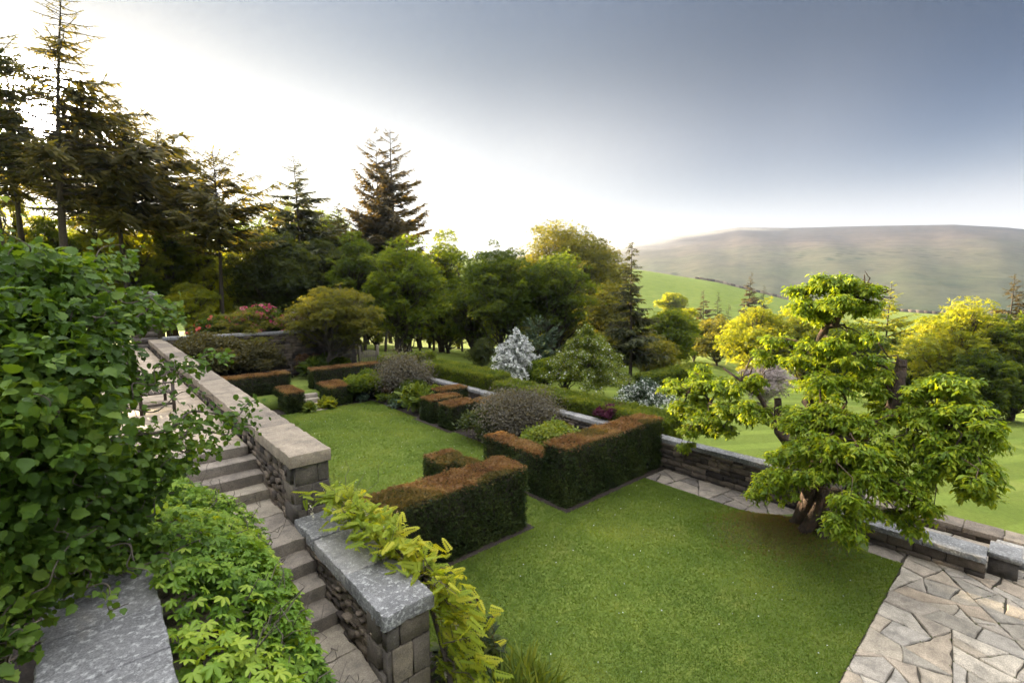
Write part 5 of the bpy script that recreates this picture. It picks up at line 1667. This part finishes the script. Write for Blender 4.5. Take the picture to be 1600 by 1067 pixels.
HZ = [(40, 470, 5.2, .42), (90, 450, 5.0, .40), (20, 540, 4.6, .45), (110, 520, 4.7, .46), (170, 500, 5.3, .38), (60, 600, 4.3, .45), (140, 590, 4.5, .45), (200, 560, 5.2, .36), (215, 510, 5.7, .30),
      (20, 680, 4.1, .42), (100, 680, 4.2, .42), (170, 660, 4.6, .40), (60, 760, 4.2, .38), (140, 750, 4.5, .38), (200, 720, 5.0, .32), (30, 840, 4.3, .34), (110, 830, 4.6, .32), (170, 810, 4.9, .30), (20, 430, 5.6, .35), (150, 455, 5.4, .28), (225, 610, 5.4, .30),
      (210, 790, 5.2, .22), (120, 905, 4.6, .20), (30, 900, 4.4, .26), (245, 850, 4.95, .14), (180, 880, 4.8, .20), (100, 870, 4.5, .28), (205, 845, 5.0, .26), (150, 870, 4.7, .26), (225, 875, 5.05, .16), (170, 800, 5.0, .32), (215, 760, 5.2, .26), (20, 960, 4.2, .22), (-25, 1010, 4.0, .26), (45, 905, 4.3, .24), (0, 880, 4.2, .3), (130, 420, 5.5, .2), (75, 425, 5.5, .24), (-40, 560, 4.6, .5), (-40, 700, 4.3, .5), (-60, 820, 4.4, .45),
      (225, 470, 5.8, .20), (250, 462, 5.9, .15), (255, 490, 5.9, .14)]
ARMS = [((120, 690, 4.6), (405, 632, 6.1)), ((130, 690, 4.6), (395, 668, 6.0)), ((150, 610, 5.0), (350, 555, 6.4)), ((140, 520, 5.0), (270, 470, 5.9)), ((150, 700, 4.6), (330, 700, 5.6)), ((120, 440, 5.1), (200, 400, 5.6)), ((170, 720, 4.7), (300, 730, 5.5)), ((150, 500, 5.2), (280, 500, 6.0))]
root = np.array([-1.7, 5.6, 1.0])
PTS = []; RAD = []
for (px, py, d, rad) in HZ:
    if px >= 140 and py < 720:
        px -= 28; rad *= .66
    elif px >= 80:
        rad *= .85
    c = hz(px, py, d); PTS.append(c); RAD.append(rad)
    curly(root + r.normal(size=3) * np.array([.2, .2, 0]), c, .015, .006, .03)
    for k in range(3):
        curly(c - UZ * .05, c + rdir(r, 1)[0] * rad * 1.0, .007, .003, .06, 16)
LP = []; LD = []; LS = []
for c, rad in zip(PTS, RAD):
    n = int(520 * (rad / .4) ** 2) + 14
    u = rdir(r, n); u[:, 2] = np.where(u[:, 2] < -.6, -u[:, 2], u[:, 2])
    LP.append(c + u * (r.random(n) ** .5)[:, None] * rad * np.array([1, 1, .85])); LD.append(u * .7 - UZ * .45 + r.normal(size=(n, 3)) * .5); LS.append(.030 + .062 * r.random(n) ** 1.5)
for k in range(26):                                 # loose curling shoots breaking the outline
    c = PTS[r.integers(len(PTS))]; e = c + unit(rdir(r, 1)[0] + np.array([.3, -.2, .35])) * r.uniform(.45, .85)
    ARMS.append((c, e))
for a, b in ARMS:
    sh = not isinstance(a, tuple)
    P = curly(a, b, .007, .003, .05, 34) if sh else curly(hz(*a), hz(*b), .018, .005, .028, 34)
    m = 26 if sh else 190; t = .22 + .77 * r.random(m)
    q = np.stack([np.interp(t * 33, np.arange(34), P[:, c]) for c in range(3)], -1)
    LP.append(q + r.normal(size=(m, 3)) * np.array([.07, .07, .05])); LD.append(r.normal(size=(m, 3)) * .7 + RGT * .5 - UZ * .5); LS.append(r.uniform(.032, .068, m))
LP = np.concatenate(LP); LD = np.concatenate(LD); LS = np.concatenate(LS); n = len(LP)
put(lf, HAZEL, LP, LD, UZ * .9 + np.array([.1, -.35, 0]) + r.normal(size=(n, 3)) * .45, LS, np.clip(r.normal(.42, .27, n) + .25 * np.sin(LP[:, 2] * 5 + LP[:, 0] * 4) , 0, 1))
st.build('twigs', M['bark_grey'], rt); lf.build('foliage', M['hazel'], rt)

# ------------------------------------------------------------------ haze of the morning over the valley
mb = MB(); mb.box(-2300, 2300, -2300, 2300, -120, 232)
hm, N, L = new_mat('morning_haze')
v = N.new('ShaderNodeVolumePrincipled'); v.inputs['Color'].default_value = (.58, .74, 1.0, 1); v.inputs['Density'].default_value = .00014; v.inputs['Anisotropy'].default_value = .4
ho = N.new('ShaderNodeOutputMaterial'); L.new(v.outputs[0], ho.inputs['Volume'])
o = mb.build('haze', hm); o['kind'] = 'stuff'

# bank of valley mist lying on the left shoulder of the moor
def mist(px, py, d, rx, rz, dens):
    c = at_dist(px, py, d); mb = MB(); nu, nv = 24, 12
    u = np.linspace(0, 2 * math.pi, nu, endpoint=False); v = np.linspace(.05, math.pi - .05, nv)
    U, Vv = np.meshgrid(u, v)
    P = np.stack([np.cos(U) * np.sin(Vv), np.sin(U) * np.sin(Vv), np.cos(Vv)], -1)
    P = (P[..., 0:1] * RGT * rx + P[..., 1:2] * np.array([FWD[0], FWD[1], 0]) * rx * .45 + P[..., 2:3] * UZ * rz) + c
    i = np.arange(nv - 1)[:, None] * nu; j = np.arange(nu)[None]
    mb.add(P.reshape(-1, 3), [np.stack([i + j, i + nu + j, i + nu + (j + 1) % nu, i + (j + 1) % nu], -1).reshape(-1, 4)])
    mb.add(P[0], [np.arange(nu)[None]]); mb.add(P[-1], [np.arange(nu)[::-1][None]])
    m, N, L = new_mat('mist'); v = N.new('ShaderNodeVolumePrincipled'); v.inputs['Color'].default_value = (.97, .97, .97, 1)
    v.inputs['Density'].default_value = dens; v.inputs['Anisotropy'].default_value = .35
    ho = N.new('ShaderNodeOutputMaterial'); L.new(v.outputs[0], ho.inputs['Volume'])
    o = mb.build('mist', m); o['kind'] = 'stuff'


for (px, py, d, rx, rz, dn) in ((860, 392, 1250, 300, 34, .0007), (960, 388, 1280, 260, 30, .0008), (1040, 376, 1300, 220, 24, .0008), (1110, 366, 1330, 170, 17, .0008),
                                (1165, 360, 1350, 110, 11, .0008), (930, 405, 1100, 300, 26, .0005), (1030, 396, 1150, 260, 26, .0005)):
    mist(px, py, d, rx, rz, dn)
